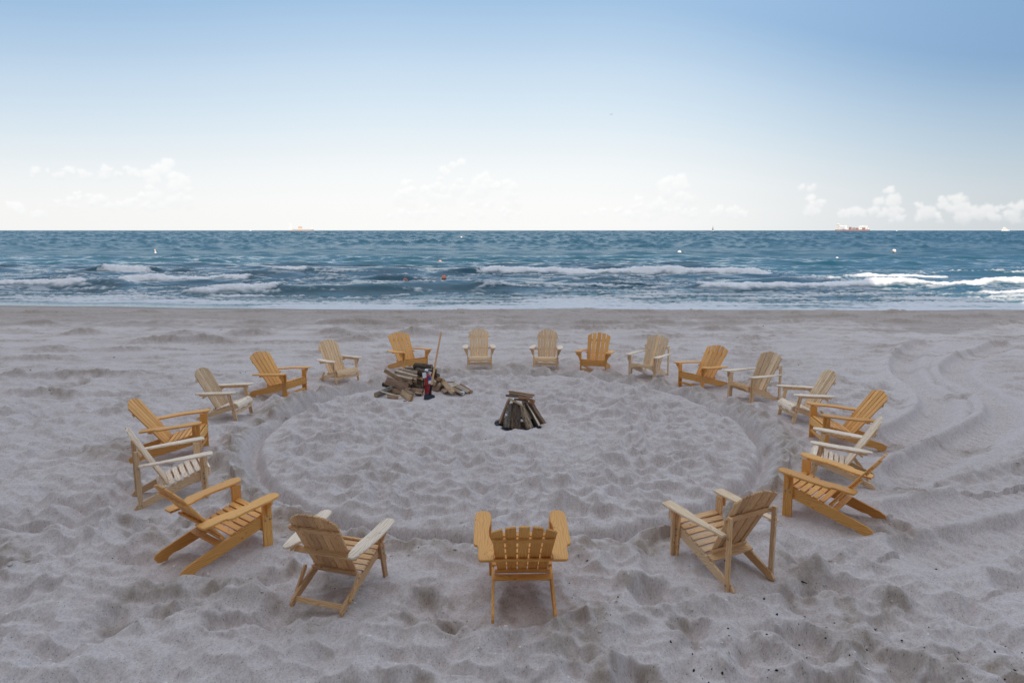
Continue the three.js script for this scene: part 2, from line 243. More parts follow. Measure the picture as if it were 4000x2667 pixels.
{
  const zs = [70, 50, 36, 26, 17, 12, 8, 5, 2, 0, -1.2, -2.2, -3.0, -3.5]; const NR = 800; for (let i = 0; i <= NR; i++) zs.push(-3.9 * Math.pow(37.5 / 3.9, i / NR)); zs.push(-40, -46);
  const NC = 980, SK = 16, cols = NC + 1 + 2 * SK, rows = zs.length, pos = new Float32Array(cols * rows * 3), col = new Float32Array(cols * rows * 3), uv = new Float32Array(cols * rows * 2);
  const hx = z => Math.max(5.2, -z * 0.9 + 1.6);
  let o = 0;
  for (let r = 0; r < rows; r++) for (let c = 0; c < cols; c++, o++) {
    const z = zs[r], half = hx(z), k = c - SK; let x;
    if (k < 0) x = -half - (110 - half) * Math.pow(-k / SK, 1.9); else if (k > NC) x = half + (110 - half) * Math.pow((k - NC) / SK, 1.9); else x = (k / NC * 2 - 1) * half;
    const y = sandH(x, z, true);
    pos[o * 3] = x; pos[o * 3 + 1] = y; pos[o * 3 + 2] = z; uv[o * 2] = x; uv[o * 2 + 1] = -z;
    // dry sand, and the damper browner sand that was dug up (with the outline and crumbs of its own)
    const n = gn(x * 0.4, z * 0.4) * 0.03, crumb = clamp(clod * (0.75 + 0.9 * gn(x * 8 + 3, z * 8)) );
    const s = z - shoreZ(x), wet = 1 - sstep(0.4 + 0.3 * gn(x * 0.7, 2), 3.8 - 2.7 * sstep(-8, 4, x), s + 0.25 * gn(x * 1.3, z));
    let R = 0.665 + n, G = 0.595 + n, B = 0.575 + n;
    R = mix(R, 0.42, crumb * 0.8); G = mix(G, 0.345, crumb * 0.8); B = mix(B, 0.285, crumb * 0.8);
    const damp = 0.8 * sstep(0.25, -0.15, gn(x * 0.3, z * 0.7) * 0.5 + 0.25 * gn(x * 2.5, z * 3) + (s - 9) / 7);
    R = mix(R, 0.44, damp); G = mix(G, 0.375, damp); B = mix(B, 0.335, damp);
    R = mix(R, 0.33, wet); G = mix(G, 0.29, wet); B = mix(B, 0.27, wet);
    col[o * 3] = R; col[o * 3 + 1] = G; col[o * 3 + 2] = B;
  }
  const idx = new Uint32Array((cols - 1) * (rows - 1) * 6); let q = 0;
  for (let r = 0; r + 1 < rows; r++) for (let c = 0; c + 1 < cols; c++) { const a = r * cols + c, b = a + 1, d = a + cols, e = d + 1; idx[q++] = a; idx[q++] = b; idx[q++] = d; idx[q++] = b; idx[q++] = e; idx[q++] = d; }
  const g = new THREE.BufferGeometry();
  g.setAttribute('position', new THREE.BufferAttribute(pos, 3)); g.setAttribute('color', new THREE.BufferAttribute(col, 3)); g.setAttribute('uv', new THREE.BufferAttribute(uv, 2)); g.setIndex(new THREE.BufferAttribute(idx, 1)); g.computeVertexNormals();
  const rg = rng(5), grain = dataTex(1024, 1024, (u, v, c) => { const s = rg(), w = 0.945 + 0.15 * (rg() - 0.5) + 0.07 * pn(u * 300, v * 300, 300, 300) + 0.05 * pn(u * 120, v * 120, 120, 120); const k = s > 0.9975 ? 1.15 : s < 0.004 ? 0.42 : w; c[0] = k; c[1] = k * (0.98 + 0.03 * rg()); c[2] = k * (0.96 + 0.06 * rg()); }, true, 1 / 5.3, 1 / 5.3);
  const bump = dataTex(1024, 1024, (u, v, c) => { c[0] = c[1] = c[2] = 0.5 + 0.2 * pn(u * 50, v * 50, 50, 50) + 0.2 * pn(u * 120, v * 120, 120, 120) + 0.13 * (rg() - 0.5) + 0.14 * pn(u * 18, v * 18, 18, 18); }, false, 1 / 2.1, 1 / 2.1);
  const m = new THREE.MeshStandardMaterial({ vertexColors: true, map: grain, bumpMap: bump, bumpScale: 0.004, roughness: 1, name: 'beach sand' });
  structure('sand', g, m);
}

// ---------------------------------------------------------------- the sea
// breakers: crest line (x, z), where foam stands on it (x from, to), height
const breakers = [
  { p: [[-8, -60.6], [-3, -61.6], [9, -61.3], [17, -60.4], [25.5, -60]], f: [-3.2, 24.8], A: .66 },
  { p: [[27, -54.6], [31, -54.2], [37, -54]], f: [28, 36], A: .4 },
  { p: [[10, -44.6], [16, -44.9], [21.5, -46.4], [29, -47.4], [36, -49], [44, -50.5], [62, -52]], f: [12.5, 60], A: .46 },
  { p: [[-43, -62], [-38.5, -62.4], [-34, -62.4], [-29, -62]], f: [-39, -34.2], A: .62 },
  { p: [[-60, -60], [-50, -60.5], [-45, -60]], f: [-62, -51], A: .6 },
  { p: [[-33, -51.4], [-29, -51.9], [-25, -51.7], [-20.5, -51], [-16.5, -50.4]], f: [-31.5, -20.6], A: .5 },
  { p: [[-50, -47.4], [-38, -47.6], [-31, -46.6], [-25, -46.2]], f: [-48, -30], A: .2 },
  { p: [[-24, -61.8], [-21.5, -62.3], [-15, -62]], f: [-22.6, -19], A: .5 },
  { p: [[-22, -41.3], [-16, -41.9], [-11, -42.4], [-4, -42.6]], f: [-20, -15.5], A: .4 },
  { p: [[-5, -43.4], [-1, -43.8], [1.5, -43.4]], f: [-2, -1.4], A: .3 },
  { p: [[33, -43.2], [40, -43.8], [52, -44.4]], f: [31, 52], A: .2 },
  { p: [[-13, -82.6], [-9, -83.6], [-2, -83.4], [6, -82]], f: [900, 901], A: .55 },
  { p: [[6, -80], [11, -80.6], [18, -80]], f: [900, 901], A: .34 },
  { p: [[-48, -80], [-42, -81], [-34, -80]], f: [900, 901], A: .34 },
  { p: [[30, -76], [40, -77.5], [50, -77]], f: [900, 901], A: .42 },
  { p: [[-4, -50], [0, -50.6], [4, -50.2]], f: [900, 901], A: .24 },
  { p: [[2, -47], [6, -47.6], [11, -47]], f: [900, 901], A: .22 },
  { p: [[-14, -56], [-9.5, -56.8], [-6, -56.2]], f: [900, 901], A: .42 },
];
for (const b of breakers) { b.x0 = b.p[0][0]; b.x1 = b.p[b.p.length - 1][0]; b.z0 = Math.min(...b.p.map(q => q[1])) - 9; b.z1 = Math.max(...b.p.map(q => q[1])) + 3; }
function crestZ(b, x) { const p = b.p; let i = 0; while (i < p.length - 2 && x > p[i + 1][0]) i++; const t = (x - p[i][0]) / (p[i + 1][0] - p[i][0]); return mix(p[i][1], p[i + 1][1], t) + 0.35 * gn(x * 0.28, b.x0) + 0.12 * gn(x * 0.9, b.x0); }
const waves = []; { const r = rng(9); for (let i = 0; i < 46; i++) { const lam = 0.55 * Math.pow(60, r() * 0.98), a = (r() - 0.5) * 1.4 * (lam > 6 ? 0.6 : 1), k = 6.2832 / lam; waves.push({ kx: k * Math.sin(a), kz: k * Math.cos(a), ph: r() * 6.28, amp: 0.0125 * Math.pow(lam, 0.82), lam }); } }
function seaH(x, z, ds) {
  const s = shoreZ(x) - z;                     // metres out from the shore
  const calm = 0.12 + 0.88 * sstep(2, 16, s);
  const chop = 0.42 + 0.58 * sstep(26, 42, s); let h = 0; const gust = 0.8 + 0.45 * gn(x * 0.05, z * 0.05);
  for (const w of waves) { const f = sstep(2.2, 4.5, w.lam / ds); if (f <= 0) continue; const q = Math.sin(w.kx * x + w.kz * z + w.ph + 0.7 * gn(x / w.lam * 0.4, z / w.lam * 0.4)); h += f * w.amp * (w.lam < 4 ? chop : w.lam > 7 ? 0.32 : 1.25) * (2 * Math.pow(0.5 + 0.5 * q, 1.7) - 0.8) * (w.lam < 5 ? gust : 1); }
  h *= calm;
  for (const b of breakers) {
    if (x < b.x0 || x > b.x1 || z < b.z0 || z > b.z1) continue;
    const d = z - crestZ(b, x), e = Math.min(1, 0.1 + 0.9 * sstep(0, 3.5, x - b.x0)) * sstep(0, 3.5, b.x1 - x);
    h += b.A * e * (0.8 + 0.3 * gn(x * 0.5, b.x0 + 4)) * (d < 0 ? Math.exp(-((d / 2.0) ** 2)) : Math.exp(-((d / 0.62) ** 2))) - (d > 0 ? 0.1 * e * Math.exp(-(((d - 1.6) / 1.0) ** 2)) : 0);
  }
  return h;
}
function foamAt(x, z) {                        // 0 clear water .. 1 thick foam
  const s = shoreZ(x) - z; let f = 0;
  const n = fbm(x * 0.55, z * 1.5, 4), fineN = fbm(x * 2.2, z * 3.2, 3);
  for (const b of breakers) {
    if (x < b.f[0] - 2 || x > b.f[1] + 2 || z < b.z0 || z > b.z1) continue;
    const d = z - crestZ(b, clamp(x, b.x0, b.x1)), e = sstep(b.f[0] - 0.3, b.f[0] + 0.5, x + 2.2 * n + 0.6 * fineN) * (1 - sstep(b.f[1] - 0.5, b.f[1] + 0.3, x + 2.2 * n + 0.6 * fineN));
    const roll = sstep(-0.6, -0.12, d + 0.5 * fineN) * (1 - sstep(0.5, 0.8, d + 0.5 * n));
    const trail = d < 0 ? 0.6 * Math.exp(d / 1.6) * sstep(-0.02, 0.26, n + 0.05) : 0;
    f = Math.max(f, e * Math.max(roll, trail), e * 0.5 * Math.exp(-(((d - 1.4) / 0.9) ** 2)) * sstep(-0.05, 0.2, n));
  }
  const streak = fbm(x * 0.15 + 9, z * 1.5, 4) + 0.35 * fineN, patchy = fbm(x * 0.07, z * 0.16 + 3, 2);
  const cover = 0.52 * (1 - sstep(1, 5.5, s)) + 0.22 * (1 - sstep(5, 12, s)) + 0.0 * (1 - sstep(18, 31, s)) + 0.5 * patchy * (1 - sstep(22, 34, s));
  f = Math.max(f, 0.85 * sstep(0.30 - 0.75 * cover, 0.62 - 0.75 * cover, streak + 0.12) * (1 - sstep(27, 36, s)));
  f = Math.max(f, 0.8 * sstep(0.5, 0.64, fbm(x * 0.4 + 50, z * 1.1 + 9, 3) + 0.12 * patchy) * sstep(38, 24, s));
  if (s < 0.9) f = Math.max(f, sstep(0.9, 0.5, s + 0.3 * n) * 0.9);
  if (x < -13.5 + 2 * n) f *= mix(1, 0.12, sstep(0.05, 0.5, s) * (1 - sstep(1.5, 2.1, s + 0.4 * gn(x * 0.2, 4))));   // a sheet of clear backwash on the left
  return f;
}
{
  const zs = []; for (let i = 0; i <= 430; i++) zs.push(-31.3 * Math.pow(97 / 31.3, i / 430)); const split = zs.length - 1;
  const kind = zs.map(() => 0);                // far out each wave is a trough and a crest close behind it: 1 trough, 2 crest
  for (let i = 1; i <= 170; i++) { const z = -97 * Math.pow(4200 / 97, i / 170), gap = -z * 0.0222; zs.push(z); kind.push(1); zs.push(z - Math.min(1.7, gap * 0.4)); kind.push(2); } zs.push(-6000, -9000, -15000, -28000);
  const NC = 700, SK = 10, cols = NC + 1 + 2 * SK, rows = zs.length, pos = new Float32Array(cols * rows * 3), uv = new Float32Array(cols * rows * 2); let o = 0;
  for (let r = 0; r < rows; r++) { const z = zs[r], half = -z * 0.93 + 1.5, wide = half * 3 + 60, ds = Math.max(r ? zs[r - 1] - z : 0.1, 2 * half / NC);
    for (let c = 0; c < cols; c++, o++) {
      const k = c - SK; let x; if (k < 0) x = -half - (wide - half) * Math.pow(-k / SK, 1.5); else if (k > NC) x = half + (wide - half) * Math.pow((k - NC) / SK, 1.5); else x = (k / NC * 2 - 1) * half;
      let y = SEA_Y;
      if (kind[r]) { const far = sstep(97, 190, -z), q0 = Math.max(0, 0.45 + 0.8 * gn(x / (2.6 + 0.007 * -z) + r * 5.1, r * 3.7) + 0.35 * gn(x / (1.1 + 0.003 * -z), r * 1.3)), n = 1.25 * q0 * q0 * (0.8 + 0.6 * gn(x * 0.02, z * 0.02)); y += mix(seaH(x, z, Math.min(ds, 2.2)), kind[r] === 1 ? -0.12 : -0.1 + 0.6 * n, far); }
      else if (z > -4500) { y += seaH(x, z, ds); if (r <= split && Math.abs(x) < 78) { const f = foamAt(x, z); y += f * (0.05 * (1 + ridged(x * 1.1, z * 1.3, 2)) + 0.07 * ridged(x * 2.6, z * 2.2 + 5, 2)) * sstep(0, 4, shoreZ(x) - z) * 1.6; } }
      const s = shoreZ(x) - z; if (s < 3) y = Math.max(y, SEA_Y - 0.02); 
      pos[o * 3] = x; pos[o * 3 + 1] = y; pos[o * 3 + 2] = z; uv[o * 2] = x; uv[o * 2 + 1] = -z;
    } }
  const idx = new Uint32Array((cols - 1) * (rows - 1) * 6); let q = 0, nearN = 0;
  for (let r = 0; r + 1 < rows; r++) { for (let c = 0; c + 1 < cols; c++) { const a = r * cols + c, b = a + 1, d = a + cols, e = d + 1; idx[q++] = a; idx[q++] = b; idx[q++] = d; idx[q++] = b; idx[q++] = e; idx[q++] = d; } if (r + 1 === split) nearN = q; }
  const g = new THREE.BufferGeometry(); g.setAttribute('position', new THREE.BufferAttribute(pos, 3)); g.setAttribute('uv', new THREE.BufferAttribute(uv, 2)); g.setIndex(new THREE.BufferAttribute(idx, 1)); g.computeVertexNormals();
  g.addGroup(0, nearN, 0); g.addGroup(nearN, q - nearN, 1);
  const X0 = -76, XW = 152, Z0 = 30, ZW = 68, TW = 2048, TH = 1100, cov = new Float32Array(TW * TH);
  for (let j = 0; j < TH; j++) for (let i = 0; i < TW; i++) cov[j * TW + i] = foamAt(X0 + (i + .5) / TW * XW, -(Z0 + (j + .5) / TH * ZW));
  const at = (u, v) => cov[Math.round(v * TH) * TW + Math.round(u * TW)];
  const deep = [0.005, 0.064, 0.104], l2s = c => c <= 0.0031308 ? c * 12.92 : 1.055 * c ** (1 / 2.4) - 0.055;
  const cm = dataTex(TW, TH, (u, v, c) => { const f = at(u, v), near = 1 - sstep(0.02, 0.24, v); const w = [deep[0] + 0.07 * near, deep[1] + 0.10 * near, deep[2] + 0.09 * near], t = f * 0.96; const fl = 0.76 - 0.10 * Math.abs(pn(u * 400, v * 120, 400, 120)); c[0] = l2s(mix(w[0], fl, t)); c[1] = l2s(mix(w[1], fl, t)); c[2] = l2s(mix(w[2], fl + 0.02, t)); }, true);
  const rm = dataTex(TW, TH, (u, v, c) => { const f = at(u, v); c[0] = c[1] = c[2] = 0.05 + 0.8 * f; }, false);
  for (const t of [cm, rm]) { t.wrapS = t.wrapT = THREE.ClampToEdgeWrapping; t.repeat.set(1 / XW, 1 / ZW); t.offset.set(-X0 / XW, -Z0 / ZW); }
  const rip = dataTex(512, 512, (u, v, c) => { c[0] = c[1] = c[2] = 0.5 + 0.22 * pn(u * 9, v * 14, 9, 14) + 0.14 * pn(u * 21 + 3, v * 30, 21, 30) + 0.08 * pn(u * 47, v * 60, 47, 60); }, false, 1 / 4, 1 / 4);
  const nearM = new THREE.MeshPhysicalMaterial({ map: cm, roughnessMap: rm, roughness: 1, ior: 1.33, specularIntensity: 0.85, bumpMap: rip, bumpScale: 0.03, name: 'sea water with foam' });
  const farM = new THREE.MeshPhysicalMaterial({ color: new THREE.Color().setRGB(...deep), roughness: 0.25, specularIntensity: 0.8, ior: 1.33, bumpMap: rip, bumpScale: 0.14, name: 'open sea water' });
  structure('sea', g, [nearM, farM]);
}

// ---------------------------------------------------------------- wood
function woodTex(seed, light, dark, streaks, nKnots, weather) {
  const r = rng(seed), knots = []; for (let i = 0; i < nKnots; i++) knots.push([r(), r(), 0.012 + 0.02 * r()]);
  return dataTex(256, 1024, (u, v, c) => {
    let w = u * 11 + 1.1 * pn(u * 3, v * 4 + seed, 3, 4) + 0.35 * pn(u * 8, v * 14, 8, 14), kd = 0;
    for (const [ku, kv, kr] of knots) { let du = Math.abs(u - ku), dv = Math.abs(v - kv); du = Math.min(du, 1 - du) * 0.25; dv = Math.min(dv, 1 - dv) * 0.55; const d = Math.hypot(du, dv) / kr; if (d < 4) { w += 1.6 * Math.exp(-d * 0.9) * 2; kd = Math.max(kd, 1 - sstep(0.28, 0.6, d)); } }
    const ring = 0.5 + 0.5 * Math.sin(w * 6.2832), fib = pn(u * 90, v * 9, 90, 9), fib2 = pn(u * 40, v * 5 + 2, 40, 5);
    let t = clamp(streaks * (0.62 * ring * ring + 0.25 * fib + 0.3 * fib2 + 0.12 * pn(u * 2, v * 3, 2, 3)));
    t = Math.max(t, kd * 0.95);
    for (let i = 0; i < 3; i++) c[i] = mix(light[i], dark[i], t) / 255;
    if (weather) { const cr = sstep(0.30, 0.5, pn(u * 30, v * 4 + 1, 30, 4)) * 0.32; for (let i = 0; i < 3; i++) c[i] *= 1 - cr * (0.35 + 0.2 * i / 2); }
  }, true, 4, 1);
}
const T_HONEY = woodTex(3, [238, 184, 108], [204, 138, 62], 0.75, 4, 0), T_TAN = woodTex(8, [247, 217, 178], [204, 160, 112], 0.85, 7, 0), T_GREY = woodTex(15, [244, 226, 203], [196, 166, 136], 0.75, 3, 1);
const T_GRAIN = dataTex(256, 512, (u, v, c) => { c[0] = c[1] = c[2] = 0.5 + 0.3 * pn(u * 60, v * 6, 60, 6) + 0.2 * pn(u * 120, v * 20, 120, 20); }, false, 4, 1);
const wm = (map, r, g, b, rough = 0.75, bs = 0.002) => new THREE.MeshStandardMaterial({ map, color: new THREE.Color().setRGB(r, g, b), roughness: rough, bumpMap: T_GRAIN, bumpScale: bs });
const HONEY = [wm(T_HONEY, 1.02, .96, .88, .55), wm(T_HONEY, .90, .80, .68, .55), wm(T_HONEY, 1.08, 1.04, 1.0, .6), wm(T_HONEY, .97, .88, .76, .5)];
const TAN = [wm(T_TAN, 1, 1, 1), wm(T_TAN, .84, .80, .76), wm(T_TAN, 1.08, 1.05, 1.0), wm(T_TAN, .92, .88, .86)];
const BROWN = [wm(T_TAN, .72, .60, .50), wm(T_TAN, .82, .68, .54), wm(T_TAN, .62, .50, .42), wm(T_TAN, .9, .78, .64)];
const BLEACH = [wm(T_GREY, 1.08, 1.09, 1.12, .85), wm(T_GREY, 1.0, 1.01, 1.03, .85), wm(T_GREY, 1.12, 1.14, 1.18, .85)];
const GREYTAN = [wm(T_GREY, .92, .83, .71, .85), wm(T_GREY, .80, .70, .57, .85), wm(T_GREY, 1.0, .92, .80, .85), wm(T_GREY, .74, .62, .48, .85)];
const STEEL = new THREE.MeshStandardMaterial({ color: 0x9aa0a6, metalness: 0.9, roughness: 0.35 });

// a board: outline in (width, length) metres, thickness t, edges eased; the grain runs along the length
let boardN = 0;
function board(pts, t, bev = 0.0035) {
  const s = new THREE.Shape(pts.map(p => new THREE.Vector2(p[0], p[1])));
  const g = new THREE.ExtrudeGeometry(s, { depth: t - 2 * bev, bevelEnabled: true, bevelThickness: bev, bevelSize: bev, bevelOffset: -bev, bevelSegments: 1, curveSegments: 6 });
  g.translate(0, 0, -(t / 2) + bev);
  const p = g.attributes.position, uv = g.attributes.uv, a = (boardN * 0.37) % 1, b = (boardN++ * 0.613) % 1;
  for (let i = 0; i < p.count; i++) uv.setXY(i, p.getX(i) + 0.8 * p.getZ(i) + a * 0.25, p.getY(i) + b);
  return g;
}
const rect = (w, l) => [[-w / 2, 0], [w / 2, 0], [w / 2, l], [-w / 2, l]];
const rectC = (w, l) => [[-w / 2, -l / 2], [w / 2, -l / 2], [w / 2, l / 2], [-w / 2, l / 2]];
const BX = new THREE.Matrix4();
function put(parent, name, geo, origin, along, face) {       // length along 'along', broad face towards 'face'
  const y = along.clone().normalize(), z = face.clone().addScaledVector(y, -face.dot(y)).normalize(), x = y.clone().cross(z);
  const m = part(parent, name, geo, HONEY[0]); m.quaternion.setFromRotationMatrix(BX.makeBasis(x, y, z)); m.position.copy(origin); return m;
}
const mid = (a, b, t = 0.5) => a.clone().lerp(b, t);
const EX = V(1, 0, 0), EY = V(0, 1, 0), EZ = V(0, 0, 1);
const boltGeo = new THREE.CylinderGeometry(0.009, 0.009, 0.012, 8).rotateZ(Math.PI / 2);
function bolt(parent, x, y, z) { const m = part(parent, 'bolt', boltGeo, STEEL); m.position.set(x, y, z); m.userData.keep = 1; }

function backSlats(t, o) {                     // fan of back boards from the seat to an arched top
  const lo = V(0, o.y0, o.z0), hi = V(0, o.y1, o.z1), dir = hi.clone().sub(lo), L = dir.length(), n = V(0, -dir.z, dir.y).normalize();
  for (let i = 0; i < o.n; i++) {
    const f = (i - (o.n - 1) / 2) / ((o.n - 1) / 2), xb = f * (o.bot - o.w0 / 2), xt = f * (o.top - o.w1 / 2);
    const topL = x => L - o.arc * Math.pow(Math.min(1, Math.abs(x) / o.top), o.pow), pts = [[xb - o.w0 / 2, 0], [xb + o.w0 / 2, 0]];
    for (let k = 0; k <= 5; k++) { const x = xt + o.w1 / 2 - o.w1 * k / 5; pts.push([x, topL(x) - (o.step ? 0.012 * (i % 2) : 0)]); }
    put(t, 'back_slat', board(pts, o.th || 0.02), lo.clone().addScaledVector(n, o.step ? (i % 2 ? 0.005 : -0.004) : 0), dir, n);
  }
  const at = (y, off) => { const q = (y - o.y0) / (o.y1 - o.y0); return mid(lo, hi, q).addScaledVector(n, off); };
  return { at, n, dir };
}
function seatSlats(t, list, half, w, th) { for (const [z, y, tilt, ww] of list) put(t, 'seat_slat', board(rectC(ww || w, half * 2), th), V(0, y, z), EX, V(0, Math.cos(tilt), Math.sin(tilt))); }

// honey-stained kind: broad arms, broad front legs with shaped brackets, five back boards
function chairA() {
  const t = new THREE.Group();
  const rail = [[.365, .375], [-.12, .245], [-.36, .175], [-.56, .115], [-.615, .085], [-.632, .05], [-.615, .01], [-.585, -.015], [-.50, -.012], [-.478, .02], [-.43, .045], [-.36, .048], [-.15, .10], [.08, .16], [.28, .215], [.335, .235], [.365, .27]].map(([z, y]) => [y, z]);
  const railG = board(rail, .026);
  for (const s of [-1, 1]) {
    put(t, 'side_rail', railG, V(s * .278, 0, 0), EZ, EX);
    put(t, 'front_leg', board([[-.055, -.08], [.055, -.08], [.058, .40], [.055, .543], [-.055, .543], [-.055, .1]], .026), V(s * .306, 0, .33), V(0, 1, .02), EX);
    // arm: x outward, z forward
    const o = s, arm = [[.388, -.43], [.405, -.415], [.412, -.36], [.412, -.22], [.425, -.19], [.452, -.175], [.460, -.14], [.462, .32], [.455, .385], [.43, .425], [.395, .44], [.36, .44], [.325, .425], [.302, .385], [.296, .32], [.298, .22], [.312, .14], [.318, .05], [.310, -.04], [.285, -.13], [.270, -.2], [.266, -.34], [.268, -.43]];
    const len = Math.hypot(.87, .082), pts = arm.map(([x, z]) => [-(o * x), (z + .43) / .87 * len]);
    put(t, 'armrest', board(pts, .026, .005), V(0, .484 + .013, -.43), V(0, .082, .87), V(0, 1, -.09));
    put(t, 'arm_bracket', board((s > 0 ? [[.0, 0], [.02, .0], [.026, .05], [.055, .10], [.085, .135], [.105, .145], [.105, .185], [0, .185]] : [[0, 0], [0, .185], [-.105, .185], [-.105, .145], [-.085, .135], [-.055, .10], [-.026, .05], [-.02, 0]]), .026), V(s * .320, .357, .335), EY, EZ);
    for (const [y, z] of [[.30, .305], [.30, .365], [.345, .335]]) bolt(t, s * .322, y, z);
  }
  const sl = []; for (let i = 0; i < 6; i++) { const z = .332 - i * .077; sl.push([z, .376 - (.365 - z) * .268 + .0105, -.262]); }
  seatSlats(t, sl, .288, .062, .02);
  put(t, 'rear_seat_board', board(rectC(.07, .56), .02), V(0, .211, -.205), EX, V(0, .96, -.27));
  put(t, 'front_apron', board(rectC(.125, .576), .022), V(0, .305, .378), EX, V(0, 0, -1));
  put(t, 'front_stretcher', board(rectC(.045, .584), .022), V(0, .135, .36), EX, V(0, 0, -1));
  const b = backSlats(t, { n: 5, y0: .235, z0: -.125, y1: .915, z1: -.615, bot: .235, top: .29, w0: .088, w1: .098, arc: .095, pow: 2 });
  put(t, 'back_brace', board(rectC(.05, .55), .024), b.at(.745, -.022), EX, b.n);
  put(t, 'arm_brace', board(rectC(.055, .60), .024), b.at(.462, -.024), EX, V(0, 1, .1));
  put(t, 'lower_back_brace', board(rectC(.05, .52), .022), b.at(.27, -.022), EX, b.n);
  return t;
}
// folding kind: seven close-set back boards, paddle arms, slim sloping legs, scalloped apron
function chairB() {
  const t = new THREE.Group();
  const rail = [[.30, .335], [.322, .318], [.33, .29], [.322, .262], [.30, .245], [.1, .185], [-.15, .10], [-.40, .015], [-.47, -.02], [-.50, -.01], [-.505, .025], [-.47, .062], [-.16, .185], [.0, .232], [.14, .275], [.24, .318]].map(([z, y]) => [y, z]);
  const railG = board(rail, .028);
  for (const s of [-1, 1]) {
    put(t, 'side_rail', railG, V(s * .262, 0, 0), EZ, EX);
    put(t, 'front_leg', board([[-.032, -.09], [.032, -.09], [.032, .535], [-.032, .535]], .028), V(s * .297, 0, .292), V(0, .54, -.105), EX);
    const arm = [[.355, -.43], [.375, -.418], [.388, -.38], [.41, -.25], [.428, -.05], [.432, .15], [.428, .26], [.412, .315], [.38, .34], [.345, .342], [.312, .325], [.294, .285], [.288, .20], [.29, .06], [.282, -.05], [.272, -.15], [.276, -.28], [.292, -.38], [.318, -.425]];
    const len = Math.hypot(.78, .041), pts = arm.map(([x, z]) => [-(s * x), (z + .43) / .78 * len]);
    put(t, 'armrest', board(pts, .024, .005), V(0, .516 + .012, -.43), V(0, .041, .78), V(0, 1, -.05));
    put(t, 'arm_rail', board(rectC(.04, .60), .024), V(s * .322, .513, -.07), V(0, .041, .78), EX);
    put(t, 'arm_bracket', board(s > 0 ? [[0, 0], [.014, 0], [.082, .155], [0, .155]] : [[0, 0], [0, .155], [-.082, .155], [-.014, 0]], .024), V(s * .313, .375, .205), EY, EZ);
    put(t, 'folding_link', board([[-.022, 0], [.022, 0], [.024, .02], [.024, .25], [.012, .265], [-.012, .265], [-.024, .25], [-.024, .02]], .022), V(s * .289, .055, -.37), V(0, .20, .17), EX);
    for (const [y, z] of [[.30, .235], [.24, .25]]) bolt(t, s * .312, y, z);
    bolt(t, s * .302, .225, -.225); bolt(t, s * .302, .075, -.352);
  }
  const sl = [[.319, .302, 1.0, .062], [.272, .334, .42, .06]]; for (let i = 0; i < 5; i++) { const z = .207 - i * .069; sl.push([z, .305 - (.207 - z) * .30 + .011, -.30]); }
  seatSlats(t, sl, .278, .056, .02);
  const wave = [[-.03, -.28], [.036, -.28], [.036, .28], [-.03, .28]]; for (let i = 1; i < 14; i++) { const x = .28 - .56 * i / 14; wave.push([-.014 - .014 * Math.cos(x * 22), x]); }
  put(t, 'front_apron', board(wave, .02), V(0, .247, .335), EX, V(0, 0, -1));
  put(t, 'front_stretcher', board(rectC(.06, .63), .022), V(0, .175, .292), EX, V(0, 0, -1));
  put(t, 'rear_stretcher', board(rectC(.05, .50), .022), V(0, .035, -.43), EX, V(0, .5, -1));
  const b = backSlats(t, { n: 7, y0: .205, z0: -.115, y1: .935, z1: -.512, bot: .222, top: .252, w0: .057, w1: .063, arc: .115, pow: 3.2 });
  put(t, 'back_brace', board(rectC(.055, .545), .026), b.at(.76, -.023), EX, b.n);
  put(t, 'arm_brace', board(rectC(.062, .66), .026), b.at(.478, -.028), EX, V(0, .8, -.6));
  put(t, 'lower_back_brace', board(rectC(.055, .50), .024), b.at(.225, -.024), EX, b.n);
  return t;
}
